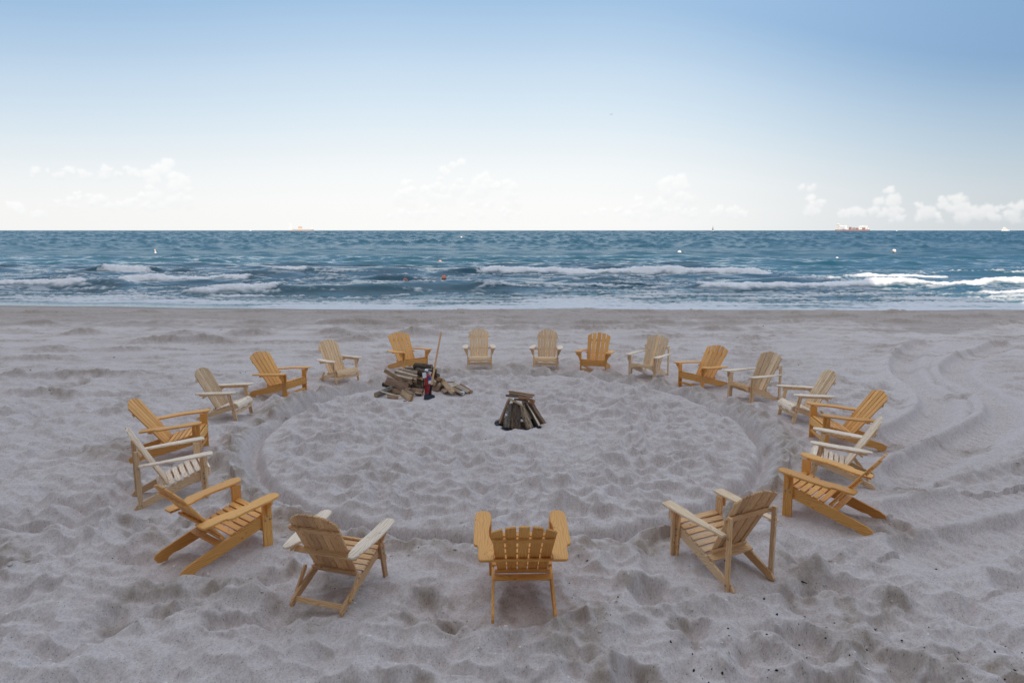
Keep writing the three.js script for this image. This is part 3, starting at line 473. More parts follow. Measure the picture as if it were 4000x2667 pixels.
// post-backed kind: upright rear posts up to a cross bar, tapered arms, seven stepped back boards
function chairC() {
  const t = new THREE.Group();
  const rail = [[.34, .37], [.35, .34], [.345, .275], [.32, .25], [-.47, -.03], [-.53, -.03], [-.54, .0], [-.50, .045], [-.14, .20], [.12, .292]].map(([z, y]) => [y, z]);
  const railG = board(rail, .028);
  for (const s of [-1, 1]) {
    put(t, 'side_rail', railG, V(s * .270, 0, 0), EZ, EX);
    put(t, 'front_leg', board(rect(.085, .64), .028), V(s * .299, -.08, .285), EY, EX);
    put(t, 'leg_board', board(rect(.048, .63), .026), V(s * .337, -.08 + (s > 0 ? 0 : 0), .30), EY, EZ);
    put(t, 'rear_post', board(rect(.055, .80), .028), V(s * .299, -.06, -.465), V(0, 1, .012), EX);
    const arm = [[.385, -.45], [.388, -.42], [.40, -.28], [.425, -.05], [.436, .2], [.436, .37], [.424, .395], [.314, .40], [.302, .38], [.300, .2], [.316, -.05], [.325, -.2], [.322, -.44], [.325, -.45]];
    const len = Math.hypot(.85, .021), pts = arm.map(([x, z]) => [-(s * x), (z + .45) / .85 * len]);
    put(t, 'armrest', board(pts, .024, .004), V(0, .549 + .012, -.45), V(0, .021, .85), V(0, 1, -.03));
    put(t, 'arm_bracket', board(rectC(.05, .12), .026), V(s * .374, .495, .30), EY, EX);
    for (const [y, z] of [[.24, .275], [.31, .275]]) bolt(t, s * .315, y, z);
    bolt(t, s * .315, .04, -.46); bolt(t, s * .315, .52, -.455);
  }
  const sl = []; for (let i = 0; i < 6; i++) { const z = .305 - i * .079; sl.push([z, .361 - (.305 - z) * .36 + .012, -.345]); }
  seatSlats(t, sl, .282, .061, .022);
  put(t, 'rear_seat_board', board(rectC(.085, .56), .022), V(0, .196, -.20), EX, V(0, .93, -.36));
  const arch = [[-.05, -.285], [.055, -.285], [.055, .285], [-.05, .285]]; for (let i = 1; i < 10; i++) { const x = .255 - .51 * i / 10; arch.push([-.05 + .05 * Math.sqrt(Math.max(0, 1 - (x / .26) ** 2)), x]); }
  put(t, 'front_apron', board(arch, .022), V(0, .318, .358), EX, V(0, 0, -1));
  const b = backSlats(t, { n: 7, y0: .215, z0: -.135, y1: .98, z1: -.53, bot: .215, top: .285, w0: .061, w1: .071, arc: .10, pow: 2, step: 1 });
  put(t, 'cross_bar', board(rectC(.055, .655), .026), b.at(.712, -.033), EX, b.n);
  put(t, 'lower_back_brace', board(rectC(.05, .46), .022), b.at(.255, -.026), EX, b.n);
  return t;
}
const KIND = { A: chairA(), B: chairB(), C: chairC() };
const GR = 'wooden garden chairs set in a ring round the unlit campfire';
const PAL = {
  honey: { all: HONEY },
  tan: { all: TAN, armrest: BLEACH }, pale: { all: [TAN[0], TAN[2], TAN[0]], armrest: BLEACH }, silver: { all: [TAN[0], TAN[3], TAN[1]], armrest: BLEACH, back_slat: GREYTAN, seat_slat: BLEACH, front_apron: BLEACH },
  brown: { all: BROWN, armrest: BLEACH, seat_slat: [BROWN[3], TAN[1], BROWN[1]] }, post: { all: [BROWN[3], TAN[3], BROWN[1]], armrest: [GREYTAN[2], GREYTAN[0]], seat_slat: [BROWN[3], TAN[3], TAN[1], BROWN[1]], back_slat: [BROWN[1], BROWN[2], BROWN[3], BROWN[0]] },
  white: { all: [TAN[0], TAN[3], TAN[1]], armrest: BLEACH, seat_slat: BLEACH, back_slat: [BLEACH[0], GREYTAN[2]], front_apron: BLEACH, rear_seat_board: BLEACH }, dusk: { all: [GREYTAN[0], BROWN[3], TAN[3]], armrest: BLEACH, back_slat: GREYTAN }, cream: { all: [GREYTAN[2], TAN[0], BLEACH[1]], armrest: BLEACH, back_slat: [GREYTAN[2], GREYTAN[0], TAN[2]] },
};
const CH = [ // kind, x, z, facing (degrees), lift, wood, label
  ['A', -3.165, -6.705, 142.9, .015, 'honey', 'large honey-stained chair at the lower left, nearest the bleached post chair'],
  ['C', -4.44, -8.22, 123.1, .03, 'white', 'bleached white chair with upright rear posts, seen side-on at the far left of the ring'],
  ['A', -5.246, -9.812, 105, .007, 'honey', 'honey-stained chair at the left, partly hidden behind the arms of the bleached white post chair'],
  ['B', -5.349, -11.906, 85.3, -.01, 'silver', 'silvery weathered chair on the left, between two honey-stained chairs, with bleached arms and seat'],
  ['A', -4.881, -13.473, 67.9, 0, 'honey', 'honey-stained chair at the back left, between the silvery chair and the tan chair'],
  ['B', -3.992, -14.792, 47.9, -.01, 'tan', 'tan seven-slat chair at the back left, next chair to the left of the woodpile chair'],
  ['A', -2.564, -15.908, 35.9, 0, 'honey', 'honey-stained chair standing behind the woodpile'],
  ['B', -0.838, -16.395, 4.2, -.01, 'pale', 'light tan chair facing the camera with whitish arm tips, right of the shovel'],
  ['B', 0.875, -16.35, 352.8, -.02, 'tan', 'tan front-facing chair at the back, left neighbour of the front-facing honey chair'],
  ['A', 2.072, -15.867, 343.7, -.02, 'honey', 'front-facing honey-stained chair at the back, between two pale chairs'],
  ['C', 3.265, -15.284, 321.3, -.02, 'cream', 'pale cream chair with an arched front board and rear posts at the back right'],
  ['A', 4.239, -14.28, 306.4, -.03, 'honey', 'honey-stained chair at the back right between the two pale post-backed chairs'],
  ['C', 4.977, -13.16, 294.2, -.005, 'dusk', 'grey-brown post-backed chair on the right, its rear post touching the chair with sloping front legs'],
  ['B', 5.396, -11.73, 271.5, -.01, 'silver', 'weathered grey slatted chair with sloping front legs on the right side of the ring'],
  ['A', 5.437, -10.384, 263.6, -.02, 'honey', 'honey-stained chair on the right, partly hidden behind the arms of the bleached chair'],
  ['B', 4.605, -8.832, 242.7, .01, 'white', 'bleached whitish chair on the right, squeezed between two honey-stained chairs'],
  ['A', 3.854, -7.589, 227, .01, 'honey', 'large honey-stained chair at the right front, turned side-on with long rear legs towards the camera'],
  ['C', 2.163, -6.427, 206.6, .012, 'post', 'brown post-backed chair seen from behind at the lower right'],
  ['A', 0.093, -5.883, 181.4, .04, 'honey', 'honey-stained chair at the bottom centre, seen straight from behind'],
  ['B', -1.664, -5.961, 163.3, .03, 'brown', 'brown chair with bleached paddle arms seen from behind at the bottom left of centre'],
];
const cr = rng(41);
for (const [k, x, z, a, y, pal, label] of CH) {
  const t = KIND[k].clone(); t.name = numbered('adirondack_chair'); t.position.set(x, y, z); t.rotation.y = a * D2R; scene.add(t); tag(t, label, 'chair', GR);
  const P = PAL[pal]; t.traverse(m => { if (m.isMesh && !m.userData.keep) { const set = P[m.name] || P.all; m.material = set[Math.floor(cr() * set.length)]; } else if (m.isMesh) m.userData = {}; });
}

// ---------------------------------------------------------------- split firewood
const T_BARK = dataTex(256, 512, (u, v, c) => { const k = clamp(0.55 + 0.4 * pn(u * 14 + 0.6 * pn(u * 5, v * 8, 5, 8), v * 7, 14, 7) + 0.25 * pn(u * 40, v * 30, 40, 30)); c[0] = k; c[1] = k * .97; c[2] = k * .93; }, false, 3, 2);
const T_SPLIT = dataTex(256, 512, (u, v, c) => { const k = clamp(0.72 + 0.2 * pn(u * 40, v * 5, 40, 5) + 0.16 * pn(u * 9, v * 3, 9, 3) - 0.25 * sstep(0.35, 0.5, pn(u * 24, v * 4, 24, 4))); c[0] = k; c[1] = k * (.97 + .03 * k); c[2] = k * (.92 + .08 * k); }, false, 4, 1.5);
const bm = (r, g, b) => new THREE.MeshStandardMaterial({ map: T_BARK, bumpMap: T_BARK, bumpScale: 0.012, color: new THREE.Color().setRGB(r, g, b), roughness: .95 });
const sm = (r, g, b) => new THREE.MeshStandardMaterial({ map: T_SPLIT, bumpMap: T_SPLIT, bumpScale: 0.006, color: new THREE.Color().setRGB(r, g, b), roughness: .85 });
const BARK = { dark: bm(.20, .15, .115), grey: bm(.36, .32, .275), brown: bm(.32, .22, .15), tan: bm(.66, .52, .37) };
const SPLIT = { pale: sm(.88, .70, .55), tan: sm(.72, .50, .31), brown: sm(.50, .33, .22), slab: sm(.42, .275, .19), cream: sm(.95, .82, .62), red: sm(.54, .29, .16), grey: sm(.58, .48, .38) };
const ENDS = { pale: sm(.75, .55, .36), tan: sm(.66, .43, .25), brown: sm(.48, .32, .2), orange: sm(.60, .30, .13), dark: sm(.26, .18, .13) };
let logN = 0;
function firewood(a, b, r, kind, bark, split, end, roll, label, group) {
  const A = V(...a), B = V(...b), L = A.distanceTo(B), q = rng(900 + logN++), NR = 7, sec = [];   // section: [x, y, bark?] - an edge takes the surface of its first point
  if (kind === 'round') for (let i = 0; i < 12; i++) { const t = i / 12 * 6.2832; sec.push([Math.cos(t) * r * (0.92 + .16 * q()), Math.sin(t) * r * (0.92 + .16 * q()), 1]); }
  else if (kind === 'half') { for (let i = 0; i <= 7; i++) { const t = -1.5 + 3.0 * i / 7; sec.push([Math.cos(t) * r - r * .35, Math.sin(t) * r * 1.1, i < 7 ? 1 : 0]); } sec.push([-r * .38, r * .4, 0], [-r * .30, -r * .45, 0]); }
  else if (kind === 'wedge') { for (let i = 0; i <= 5; i++) { const t = -.75 + 1.5 * i / 5; sec.push([Math.cos(t) * r * 1.5 - r * .8, Math.sin(t) * r * 1.5, i < 5 ? 1 : 0]); } sec.push([-r * .2, r * .62, 0], [-r * .85, r * .05, 0], [-r * .25, -r * .6, 0]); }
  else sec.push([-r, -r * .42, 0], [-r * .2, -r * .5, 0], [r * .7, -r * .42, 0], [r, -r * .2, bark ? 1 : 0], [r * .98, r * .4, 0], [r * .1, r * .52, 0], [-r * .9, r * .42, 0], [-r * 1.04, r * .1, 0]);
  const n = sec.length, P = []; const bend = (q() - .5) * r * .5, tw = (q() - .5) * .35;
  for (let j = 0; j < NR; j++) { const v = j / (NR - 1); const row = []; const taper = 1 - .12 * v * q(); for (let i = 0; i < n; i++) { const jit = 1 + .10 * (q() - .5), w = tw * v, x = sec[i][0] * jit * taper + bend * Math.sin(v * 3.14), y = sec[i][1] * jit * taper; row.push([x * Math.cos(w) - y * Math.sin(w), v * L + (j === 0 || j === NR - 1 ? (q() - .5) * r * .35 : 0), x * Math.sin(w) + y * Math.cos(w)]); } P.push(row); }
  const build = want => { const ps = [], us = []; for (let i = 0; i < n; i++) { if (sec[i][2] !== want) continue; const k = (i + 1) % n; for (let j = 0; j + 1 < NR; j++) { const c = [P[j][i], P[j][k], P[j + 1][i], P[j][k], P[j + 1][k], P[j + 1][i]], u = [[i, j], [i + 1, j], [i, j + 1], [i + 1, j], [i + 1, j + 1], [i, j + 1]]; c.forEach((p, m) => { ps.push(...p); us.push(u[m][0] * .028 + logN * .13, u[m][1] * L / (NR - 1) + logN * .31); }); } } return ps.length ? mk(ps, us) : null; };
  const mk = (ps, us) => { const g = new THREE.BufferGeometry(); g.setAttribute('position', new THREE.Float32BufferAttribute(ps, 3)); g.setAttribute('uv', new THREE.Float32BufferAttribute(us, 2)); g.computeVertexNormals(); return g; };
  const t = thing('firewood_log', label, 'log', group, a);
  const y = B.clone().sub(A).normalize(), up = Math.abs(y.y) > .9 ? EZ : EY, z0 = up.clone().addScaledVector(y, -up.dot(y)).normalize(), x0 = y.clone().cross(z0);
  t.quaternion.setFromRotationMatrix(BX.makeBasis(x0, y, z0)).multiply(new THREE.Quaternion().setFromAxisAngle(EY, roll));
  let g = build(1); if (g) part(t, 'bark', g, BARK[bark || 'dark']);
  g = build(0); if (g) part(t, 'split_face', g, SPLIT[split]);
  for (const j of [0, NR - 1]) { const ps = [], us = [], c = [0, 0, 0]; P[j].forEach(p => p.forEach((v, m) => c[m] += v / n)); for (let i = 0; i < n; i++) { const k = (i + 1) % n, o = j ? [c, P[j][i], P[j][k]] : [c, P[j][k], P[j][i]]; for (const p of o) { ps.push(...p); us.push(p[0] * .6 + logN * .2, p[2] * .6); } } part(t, 'end_grain', mk(ps, us), ENDS[end]); }
}
// the woodpile: ends in cm from (-2.0, 0, -13.8), radius in mm, kind, bark, split, end, roll, label
const GP = 'split logs heaped in the woodpile';
const FILL = 'dark bark log buried deep inside the woodpile, hardly showing between the others';
const PILE = [
  [[-18, 49, -45, 22, 47, -35, 75], 'round', 'dark', 'brown', 'brown', 0, 'thick dark bark log lying on top of the woodpile'],
  [[-11, 41, -30, 10, 41, -20, 70], 'round', 'dark', 'brown', 'dark', 1, 'short dark bark log under the topmost one, behind the white tag'],
  [[-51, 45, -30, -8, 40, -20, 50], 'wedge', 'brown', 'pale', 'tan', 2.2, 'pale split log on top of the pile, uppermost of the three pale ones'],
  [[-57, 42, -20, -9, 32, -10, 50], 'wedge', 'brown', 'pale', 'pale', 2.5, 'long pinkish pale split log, middle one of the three pale logs on the pile'],
  [[-52, 33, -12, -18, 27, -5, 50], 'wedge', 'brown', 'pale', 'pale', 2.7, 'pale split log lowest of the three pale ones, beside the slanting bark-striped log'],
  [[-25, 28, -18, -9, 26, -4, 45], 'wedge', 'brown', 'tan', 'tan', 1, 'tan log end sticking out below the long pinkish log'],
  [[-79, 45, -15, -39, 26, 0, 50], 'half', 'grey', 'tan', 'tan', 3.4, 'tan log with a bark stripe slanting down across the upper left of the pile'],
  [[-74, 26, 0, -27, 11, 8, 90], 'slab', '', 'slab', 'brown', 1.0, 'broad flat brown slab facing the camera at the left of the pile'],
  [[-81, 17, 0, -62, 13, 5, 55], 'half', 'dark', 'brown', 'brown', 0.5, 'brown log peeping out beneath the left end of the broad slab'],
  [[-88, 5, 47, -60, 12, 5, 55], 'round', 'grey', 'brown', 'tan', 0, 'mossy grey bark log lying out to the left on the sand'],
  [[-78, 12, 40, -30, 3, 60, 14], 'slab', '', 'cream', 'tan', 0.3, 'thin pale stick lying across the logs at the front left of the pile'],
  [[-62, 4, 46, -38, 4, 57, 50], 'wedge', 'brown', 'tan', 'orange', 2.2, 'short tan wedge with an orange end on the sand under the thin stick'],
  [[-35, 6, 27, -7, 6, 79, 65], 'half', 'grey', 'tan', 'orange', 2.7, 'half log with a reddish end pointing at the camera from the front of the pile'],
  [[-67, 6, 8, -37, 6, 22, 55], 'half', 'grey', 'brown', 'brown', 2.9, 'flat greyish brown log low in the pile behind the thin stick'],
  [[-63, 8, -15, -45, 8, 6, 50], 'wedge', 'brown', 'tan', 'orange', 2, 'small log with an orange end just under the broad slab'],
  [[-43, 8, 1, -24, 9, 19, 60], 'half', 'dark', 'brown', 'tan', 2.6, 'rounded log end low in the middle of the pile below the broad slab'],
  [[-42, 19, -25, -20, 20, -2, 55], 'wedge', 'brown', 'brown', 'tan', 1.2, 'brown wedge end right under the lowest pale log'],
  [[-41, 15, -20, -27, 16, 0, 50], 'wedge', 'brown', 'tan', 'tan', .4, 'tan wedge packed under the small log ends left of the extinguisher'], [[-34, 11, -25, -24, 12, -5, 50], 'half', 'dark', 'tan', 'orange', 2, 'rounded orange log end packed in the middle of the pile under the brown wedge end'],
  [[-24, 13, -12, 4, 6, -2, 60], 'round', 'dark', 'brown', 'dark', 0, 'dark bark log lying level in the hollow left of the red extinguisher'],
  [[-15, 26, -40, 5, 26, -15, 60], 'wedge', 'brown', 'tan', 'tan', 1.4, 'tan wedge end high beside the left edge of the extinguisher'], [[-26, 15, -40, -11, 16, -15, 50], 'wedge', 'brown', 'brown', 'brown', .7, 'brown wedge end at mid height left of the extinguisher'], [[-14, 15, -35, 6, 15, -12, 55], 'half', 'brown', 'brown', 'tan', 2.9, 'brown rounded log end touching the left side of the extinguisher'],
  [[-19, 5, 1, 7, 5, 14, 55], 'half', 'dark', 'brown', 'dark', 2.4, 'black bark log low in the pile behind the level dark bark log'], [[-6, 4, 24, 9, 4, 34, 50], 'wedge', 'dark', 'brown', 'brown', 1, 'low dark log on the sand just left of the extinguisher'], [[-24, 5, 21, -11, 5, 45, 60], 'wedge', 'brown', 'brown', 'brown', 2.2, 'brown wedge on the sand between the half log and the extinguisher'],
  [[23, 30, -40, 37, 28, -30, 60], 'round', 'dark', 'brown', 'dark', 0, 'dark bark log end to the right of the shovel handle, high on the pile'], [[25, 23, -50, 41, 24, -20, 60], 'wedge', 'dark', 'tan', 'orange', 2, 'orange-ended log at the right flank of the pile, below the dark bark one'],
  [[30, 15, -50, 50, 20, -15, 55], 'half', 'brown', 'tan', 'tan', 2.7, 'tan log at the right edge of the main heap'], [[23, 15, -40, 31, 16, -10, 50], 'slab', '', 'cream', 'pale', 1.2, 'pale split face beside the shovel handle'],
  [[31, 12, -40, 45, 14, -10, 55], 'wedge', 'brown', 'cream', 'pale', 1.6, 'pale-ended wedge low on the right flank of the main heap'], [[25, 6, -20, 41, 6, -5, 60], 'half', 'dark', 'brown', 'brown', 2.4, 'dark brown log on the sand just right of the shovel'],
  [[20, 43, -40, 30, 38, -30, 60], 'round', 'dark', 'brown', 'dark', 0, 'dark bark log half hidden behind the shovel handle at the top of the pile'], [[40, 7, -30, 51, 6, -10, 55], 'round', 'dark', 'brown', 'dark', 0, 'black log lying between the main heap and the small heap'],
  [[51, 17, -15, 75, 6, 33, 55], 'slab', 'grey', 'tan', 'tan', .5, 'tan split log leaning at the left of the small right-hand heap'], [[66, 12, 2, 79, 17, -5, 50], 'slab', '', 'cream', 'pale', .7, 'short cream block propped across the small right-hand heap'],
  [[55, 19, -15, 75, 20, -10, 24], 'slab', '', 'brown', 'tan', .2, 'thin brown splinter log along the top of the small right-hand heap'], [[70, 9, 2, 94, 5, 34, 50], 'slab', 'dark', 'brown', 'brown', .3, 'brown split log in the middle of the small right-hand heap'],
  [[77, 13, -5, 107, 6, 26, 52], 'slab', 'brown', 'grey', 'tan', .4, 'greyish split log slanting down to the sand in the small right-hand heap'], [[86, 13, -10, 113, 5, 24, 45], 'slab', 'brown', 'brown', 'tan', .8, 'rightmost log of the small right-hand heap'],
  [[50, 6, -2, 59, 5, 22, 50], 'half', 'dark', 'brown', 'dark', 2, 'dark log end at the foot of the leaning tan split log'],
  [[-58, 10, -35, 3, 7, -30, 60], 'round', 'dark', 'brown', 'dark', 0, FILL], [[-50, 20, -40, 8, 18, -35, 60], 'round', 'dark', 'brown', 'dark', 0, FILL], [[-49, 30, -45, 7, 28, -42, 60], 'round', 'dark', 'brown', 'dark', 0, FILL], [[6, 18, -50, 43, 11, -45, 60], 'round', 'dark', 'brown', 'dark', 0, FILL], [[2, 6, -37, 45, 5, -20, 60], 'round', 'dark', 'brown', 'dark', 0, FILL], [[-40, 38, -50, 12, 36, -45, 60], 'round', 'dark', 'brown', 'dark', 0, FILL],
];
for (const [p, kind, bark, split, end, roll, label] of PILE) { const f = i => [-2.0 + p[i] / 100, p[i + 1] / 100, -13.8 + p[i + 2] / 100]; firewood(f(0), f(3), p[6] / 1000, kind, bark, split, end, roll, label, GP); }

// the campfire stack, in cm from the middle of the fire bowl
const GF = 'logs stacked as an unlit campfire';
const FIRE = [
  [[-36, -2, -2, -19, 43, -7, 45], 'slab', '', 'brown', 'brown', 1.9, 'brown board leaning at the left edge of the campfire stack'],
  [[-22, -3, 26, -15, 35, 3, 62], 'half', 'grey', 'grey', 'tan', -1.2, 'grey weathered half log leaning at the front left of the campfire'],
  [[-12, -4, 30, -10, 32, 6, 35], 'wedge', 'brown', 'red', 'tan', 2.2, 'narrow reddish split log beside the dark bark log at the campfire front'],
  [[-5, -4, 33, -4, 37, 8, 62], 'round', 'dark', 'brown', 'brown', 0, 'upright dark bark log at the front centre of the campfire'],
  [[19, -2, 28, 3, 34, 8, 58], 'half', 'tan', 'tan', 'tan', -1.7, 'mottled tan log leaning right of the dark bark log at the campfire front'],
  [[34, -1, 21, 11, 36, 3, 46], 'wedge', 'dark', 'cream', 'tan', 2.6, 'cream split log with a dark edge leaning at the front right of the campfire'],
  [[43, 0, 8, 19, 37, -2, 66], 'slab', '', 'slab', 'brown', .9, 'broad brown slab leaning at the right edge of the campfire'],
  [[-27, 5, 10, -24, 6, -6, 45], 'wedge', 'brown', 'tan', 'tan', 1, 'short tan log lying inside the campfire behind the grey half log'],
  [[6, 2, 18, 10, 0, 2, 60], 'wedge', 'brown', 'red', 'orange', 1, 'short orange-brown log lying inside the campfire near the front'],
  [[-20, 57, -7, 27, 51, -2, 28], 'slab', '', 'red', 'brown', .15, 'reddish brown board laid across the very top of the campfire'],
  [[-25, 52, 6, 18, 48, 8, 38], 'half', 'dark', 'brown', 'brown', 4.6, 'dark bark log laid level across the top of the campfire'],
  [[-2, 51, 12, 18, 49, 13, 26], 'slab', '', 'red', 'brown', 1.4, 'short brown chunk lying in front of the level dark bark log'],
  [[-11, 46, 8, 16, 42, 8, 36], 'half', 'grey', 'grey', 'grey', 4.4, 'grey bark log tucked under the top logs of the campfire'],
  [[-20, 48, 10, 6, 36, 18, 17], 'slab', '', 'tan', 'tan', 1.1, 'thin tan lath slanting across the front top of the campfire'],
  [[15, 43, 3, 26, 42, 8, 50], 'wedge', 'brown', 'red', 'orange', 2, 'jagged orange-brown log stub at the upper right of the campfire'],
  [[-19, 52, -12, 24, 46, -7, 30], 'slab', '', 'brown', 'brown', .1, 'dark board under the topmost board at the back of the campfire'],
  [[20, -2, -30, 8, 38, -8, 55], 'half', 'dark', 'brown', 'brown', 0, 'dark log leaning at the back right of the campfire'],
  [[-16, -2, -32, -8, 38, -9, 55], 'half', 'dark', 'brown', 'brown', 0, 'dark log leaning at the back left of the campfire'],
  [[36, -2, -16, 15, 37, -6, 50], 'half', 'dark', 'brown', 'brown', 0, 'dark log leaning behind the broad brown slab'],
];
for (const [p, kind, bark, split, end, roll, label] of FIRE) { const f = i => [PITX + p[i] / 100, p[i + 1] / 100 + .01, PITZ + p[i + 2] / 100]; firewood(f(0), f(3), p[6] / 1000 * (p[6] > 40 ? 1.14 : 1), kind, bark, split, end, roll, label, GF); }
{
  const black = new THREE.MeshStandardMaterial({ color: 0x23262b, roughness: .6, metalness: .5 });
  const t = thing('fire_bowl', 'black steel fire bowl sunk in the sand under the campfire', 'fire pit', null, [PITX, 0, PITZ]);
  part(t, 'bowl', new THREE.LatheGeometry([[.0, -.15], [.2, -.148], [.31, -.12], [.375, -.05], [.39, .004], [.398, .006], [.384, -.05], [.318, -.128], [.2, -.158], [0, -.16]].map(p => new THREE.Vector2(...p)), 40), black);
  part(t, 'rim', new THREE.LatheGeometry([[.395, .004], [.455, .010], [.462, .006], [.455, .001], [.395, -.004]].map(p => new THREE.Vector2(...p)), 48), black);
  const handleG = new THREE.TorusGeometry(.05, .009, 6, 14, Math.PI); for (const a of [2.0, 3.3, 0.1, 5.6]) { const m = part(t, 'handle', handleG, black); m.position.set(Math.cos(a) * .45, .012, Math.sin(a) * .45); m.rotation.set(-Math.PI / 2, 0, -a - Math.PI / 2 + Math.PI); }
}
// crumpled paper tucked into the wood
{
  const pm = new THREE.MeshStandardMaterial({ color: 0xdfe4ee, roughness: .9 });
  for (const [x, y, z, r, label] of [[-.10, .20, -11.32, .022, 'crumpled white paper tucked between the left board and the grey half log of the campfire'], [.17, .115, -11.26, .026, 'crumpled white paper behind the mottled tan log of the campfire'], [-1.0, .06, -13.95, .045, 'crumpled white paper on the sand beyond the right end of the small heap'], [-1.17, .12, -13.86, .03, 'scrap of white paper on top of the small right-hand heap'], [-1.06, .05, -13.52, .045, 'crumpled pale paper between the right-hand logs of the small heap'], [-.06, .30, -11.42, .03, 'grey crumpled paper at the top left inside the campfire']]) {
    const g = new THREE.IcosahedronGeometry(r, 3), p = g.attributes.position; for (let i = 0; i < p.count; i++) { const X = p.getX(i), Y = p.getY(i), Z = p.getZ(i), k = 1 + .5 * ridged(X * 22 + x * 9, Y * 22 + Z * 17, 2); p.setXYZ(i, X * k, Y * k * .8, Z * k); } g.computeVertexNormals();
    const m = part(scene, numbered('crumpled_paper'), g, pm); m.position.set(x, y, z); tag(m, label, 'paper', 'crumpled paper in the firewood');
  }
}
// extinguisher
{
  const red = new THREE.MeshPhysicalMaterial({ color: new THREE.Color().setRGB(.40, .012, .016), roughness: .35, clearcoat: .6 }), blackP = new THREE.MeshStandardMaterial({ color: 0x15161a, roughness: .5 }), white = new THREE.MeshStandardMaterial({ color: 0xe9ecf2, roughness: .7 }), blue = new THREE.MeshStandardMaterial({ color: 0x2560a8, roughness: .6 });
  const t = thing('fire_extinguisher', 'red fire extinguisher with a white tag standing against the front of the woodpile', 'extinguisher', null, [-1.80, -.015, -13.6], -.15); t.rotation.x = -.05;
  part(t, 'cylinder', new THREE.LatheGeometry([[0, 0], [.07, 0], [.078, .008], [.078, .205], [.0765, .209], [.0765, .213], [.078, .217], [.078, .385], [.070, .425], [.045, .452], [.024, .462], [.022, .48], [0, .48]].map(p => new THREE.Vector2(...p)), 28), red);
  part(t, 'band', new THREE.LatheGeometry([[.0785, .204], [.0805, .206], [.0805, .216], [.0785, .218]].map(p => new THREE.Vector2(...p)), 28), blackP);
  const v = part(t, 'valve', new THREE.CylinderGeometry(.02, .024, .05, 14), STEEL); v.position.y = .5;
  for (const [y, a] of [[.535, .12], [.56, -.15]]) { const m = part(t, 'lever', new THREE.BoxGeometry(.12, .012, .026), y < .55 ? blackP : STEEL); m.position.set(.03, y, 0); m.rotation.z = a; }
  const hose = part(t, 'hose', new THREE.TubeGeometry(new THREE.CatmullRomCurve3([V(-.02, .52, 0), V(-.075, .51, .02), V(-.094, .44, .03), V(-.093, .30, .03), V(-.092, .20, .03)]), 20, .010, 8), blackP);
  const seg = (y0, y1, a0, a1, m, n) => part(t, n, new THREE.CylinderGeometry(.0795, .0795, y1 - y0, 10, 1, true, a0, a1 - a0).translate(0, (y0 + y1) / 2, 0), m);
  seg(.33, .41, .35, 1.25, blue, 'label_panel'); seg(.26, .33, .35, 1.25, white, 'label_panel'); seg(.24, .30, -1.5, -1.1, white, 'label_panel');
  const tg = part(t, 'tag', new THREE.BoxGeometry(.09, .12, .003), white); tg.position.set(-.055, .445, .085); tg.rotation.set(-.25, -.2, .22);
  const tg2 = part(t, 'tag_top', new THREE.BoxGeometry(.075, .05, .003), white); tg2.position.set(-.02, .55, .035); tg2.rotation.set(-.7, 0, -.2);
}
// shovel leaning on the extinguisher and pile
{
  const wood = wm(T_TAN, .86, .72, .58), steel = new THREE.MeshStandardMaterial({ color: 0x1b2029, roughness: .45, metalness: .6 });
  const foot = V(-1.728, .075, -13.27), top = V(-1.531, 1.306, -13.9), d = top.clone().sub(foot), L = d.length();
  const t = thing('shovel', 'long wooden-handled shovel with a black flat blade leaning in front of the red extinguisher', 'shovel', null, foot.toArray());
  t.quaternion.setFromRotationMatrix(BX.makeBasis(d.clone().normalize().cross(V(0, 0, 1)).normalize().multiplyScalar(1), d.clone().normalize(), d.clone().normalize().cross(V(0, 0, 1)).normalize().cross(d.clone().normalize())));
  part(t, 'handle', new THREE.CylinderGeometry(.019, .021, L - .16, 12).translate(0, .16 + (L - .16) / 2, 0), wood);
  part(t, 'socket', new THREE.LatheGeometry([[.012, -.04], [.02, .02], [.024, .10], [.027, .21], [.0225, .212]].map(p => new THREE.Vector2(...p)), 14), steel);
  const b = new THREE.Shape([[-.105, -.13], [.105, -.13], [.112, -.02], [.095, .0], [.03, .012], [.016, .05], [-.016, .05], [-.03, .012], [-.095, 0], [-.112, -.02]].map(p => new THREE.Vector2(...p)));
  const g = new THREE.ExtrudeGeometry(b, { depth: .004, bevelEnabled: true, bevelSize: .0015, bevelThickness: .0015, bevelSegments: 1 });
  const m = part(t, 'blade', g, steel); m.position.set(0, .0, .0); m.rotation.x = -.38; m.rotation.y = .0; m.rotation.z = .08;
}

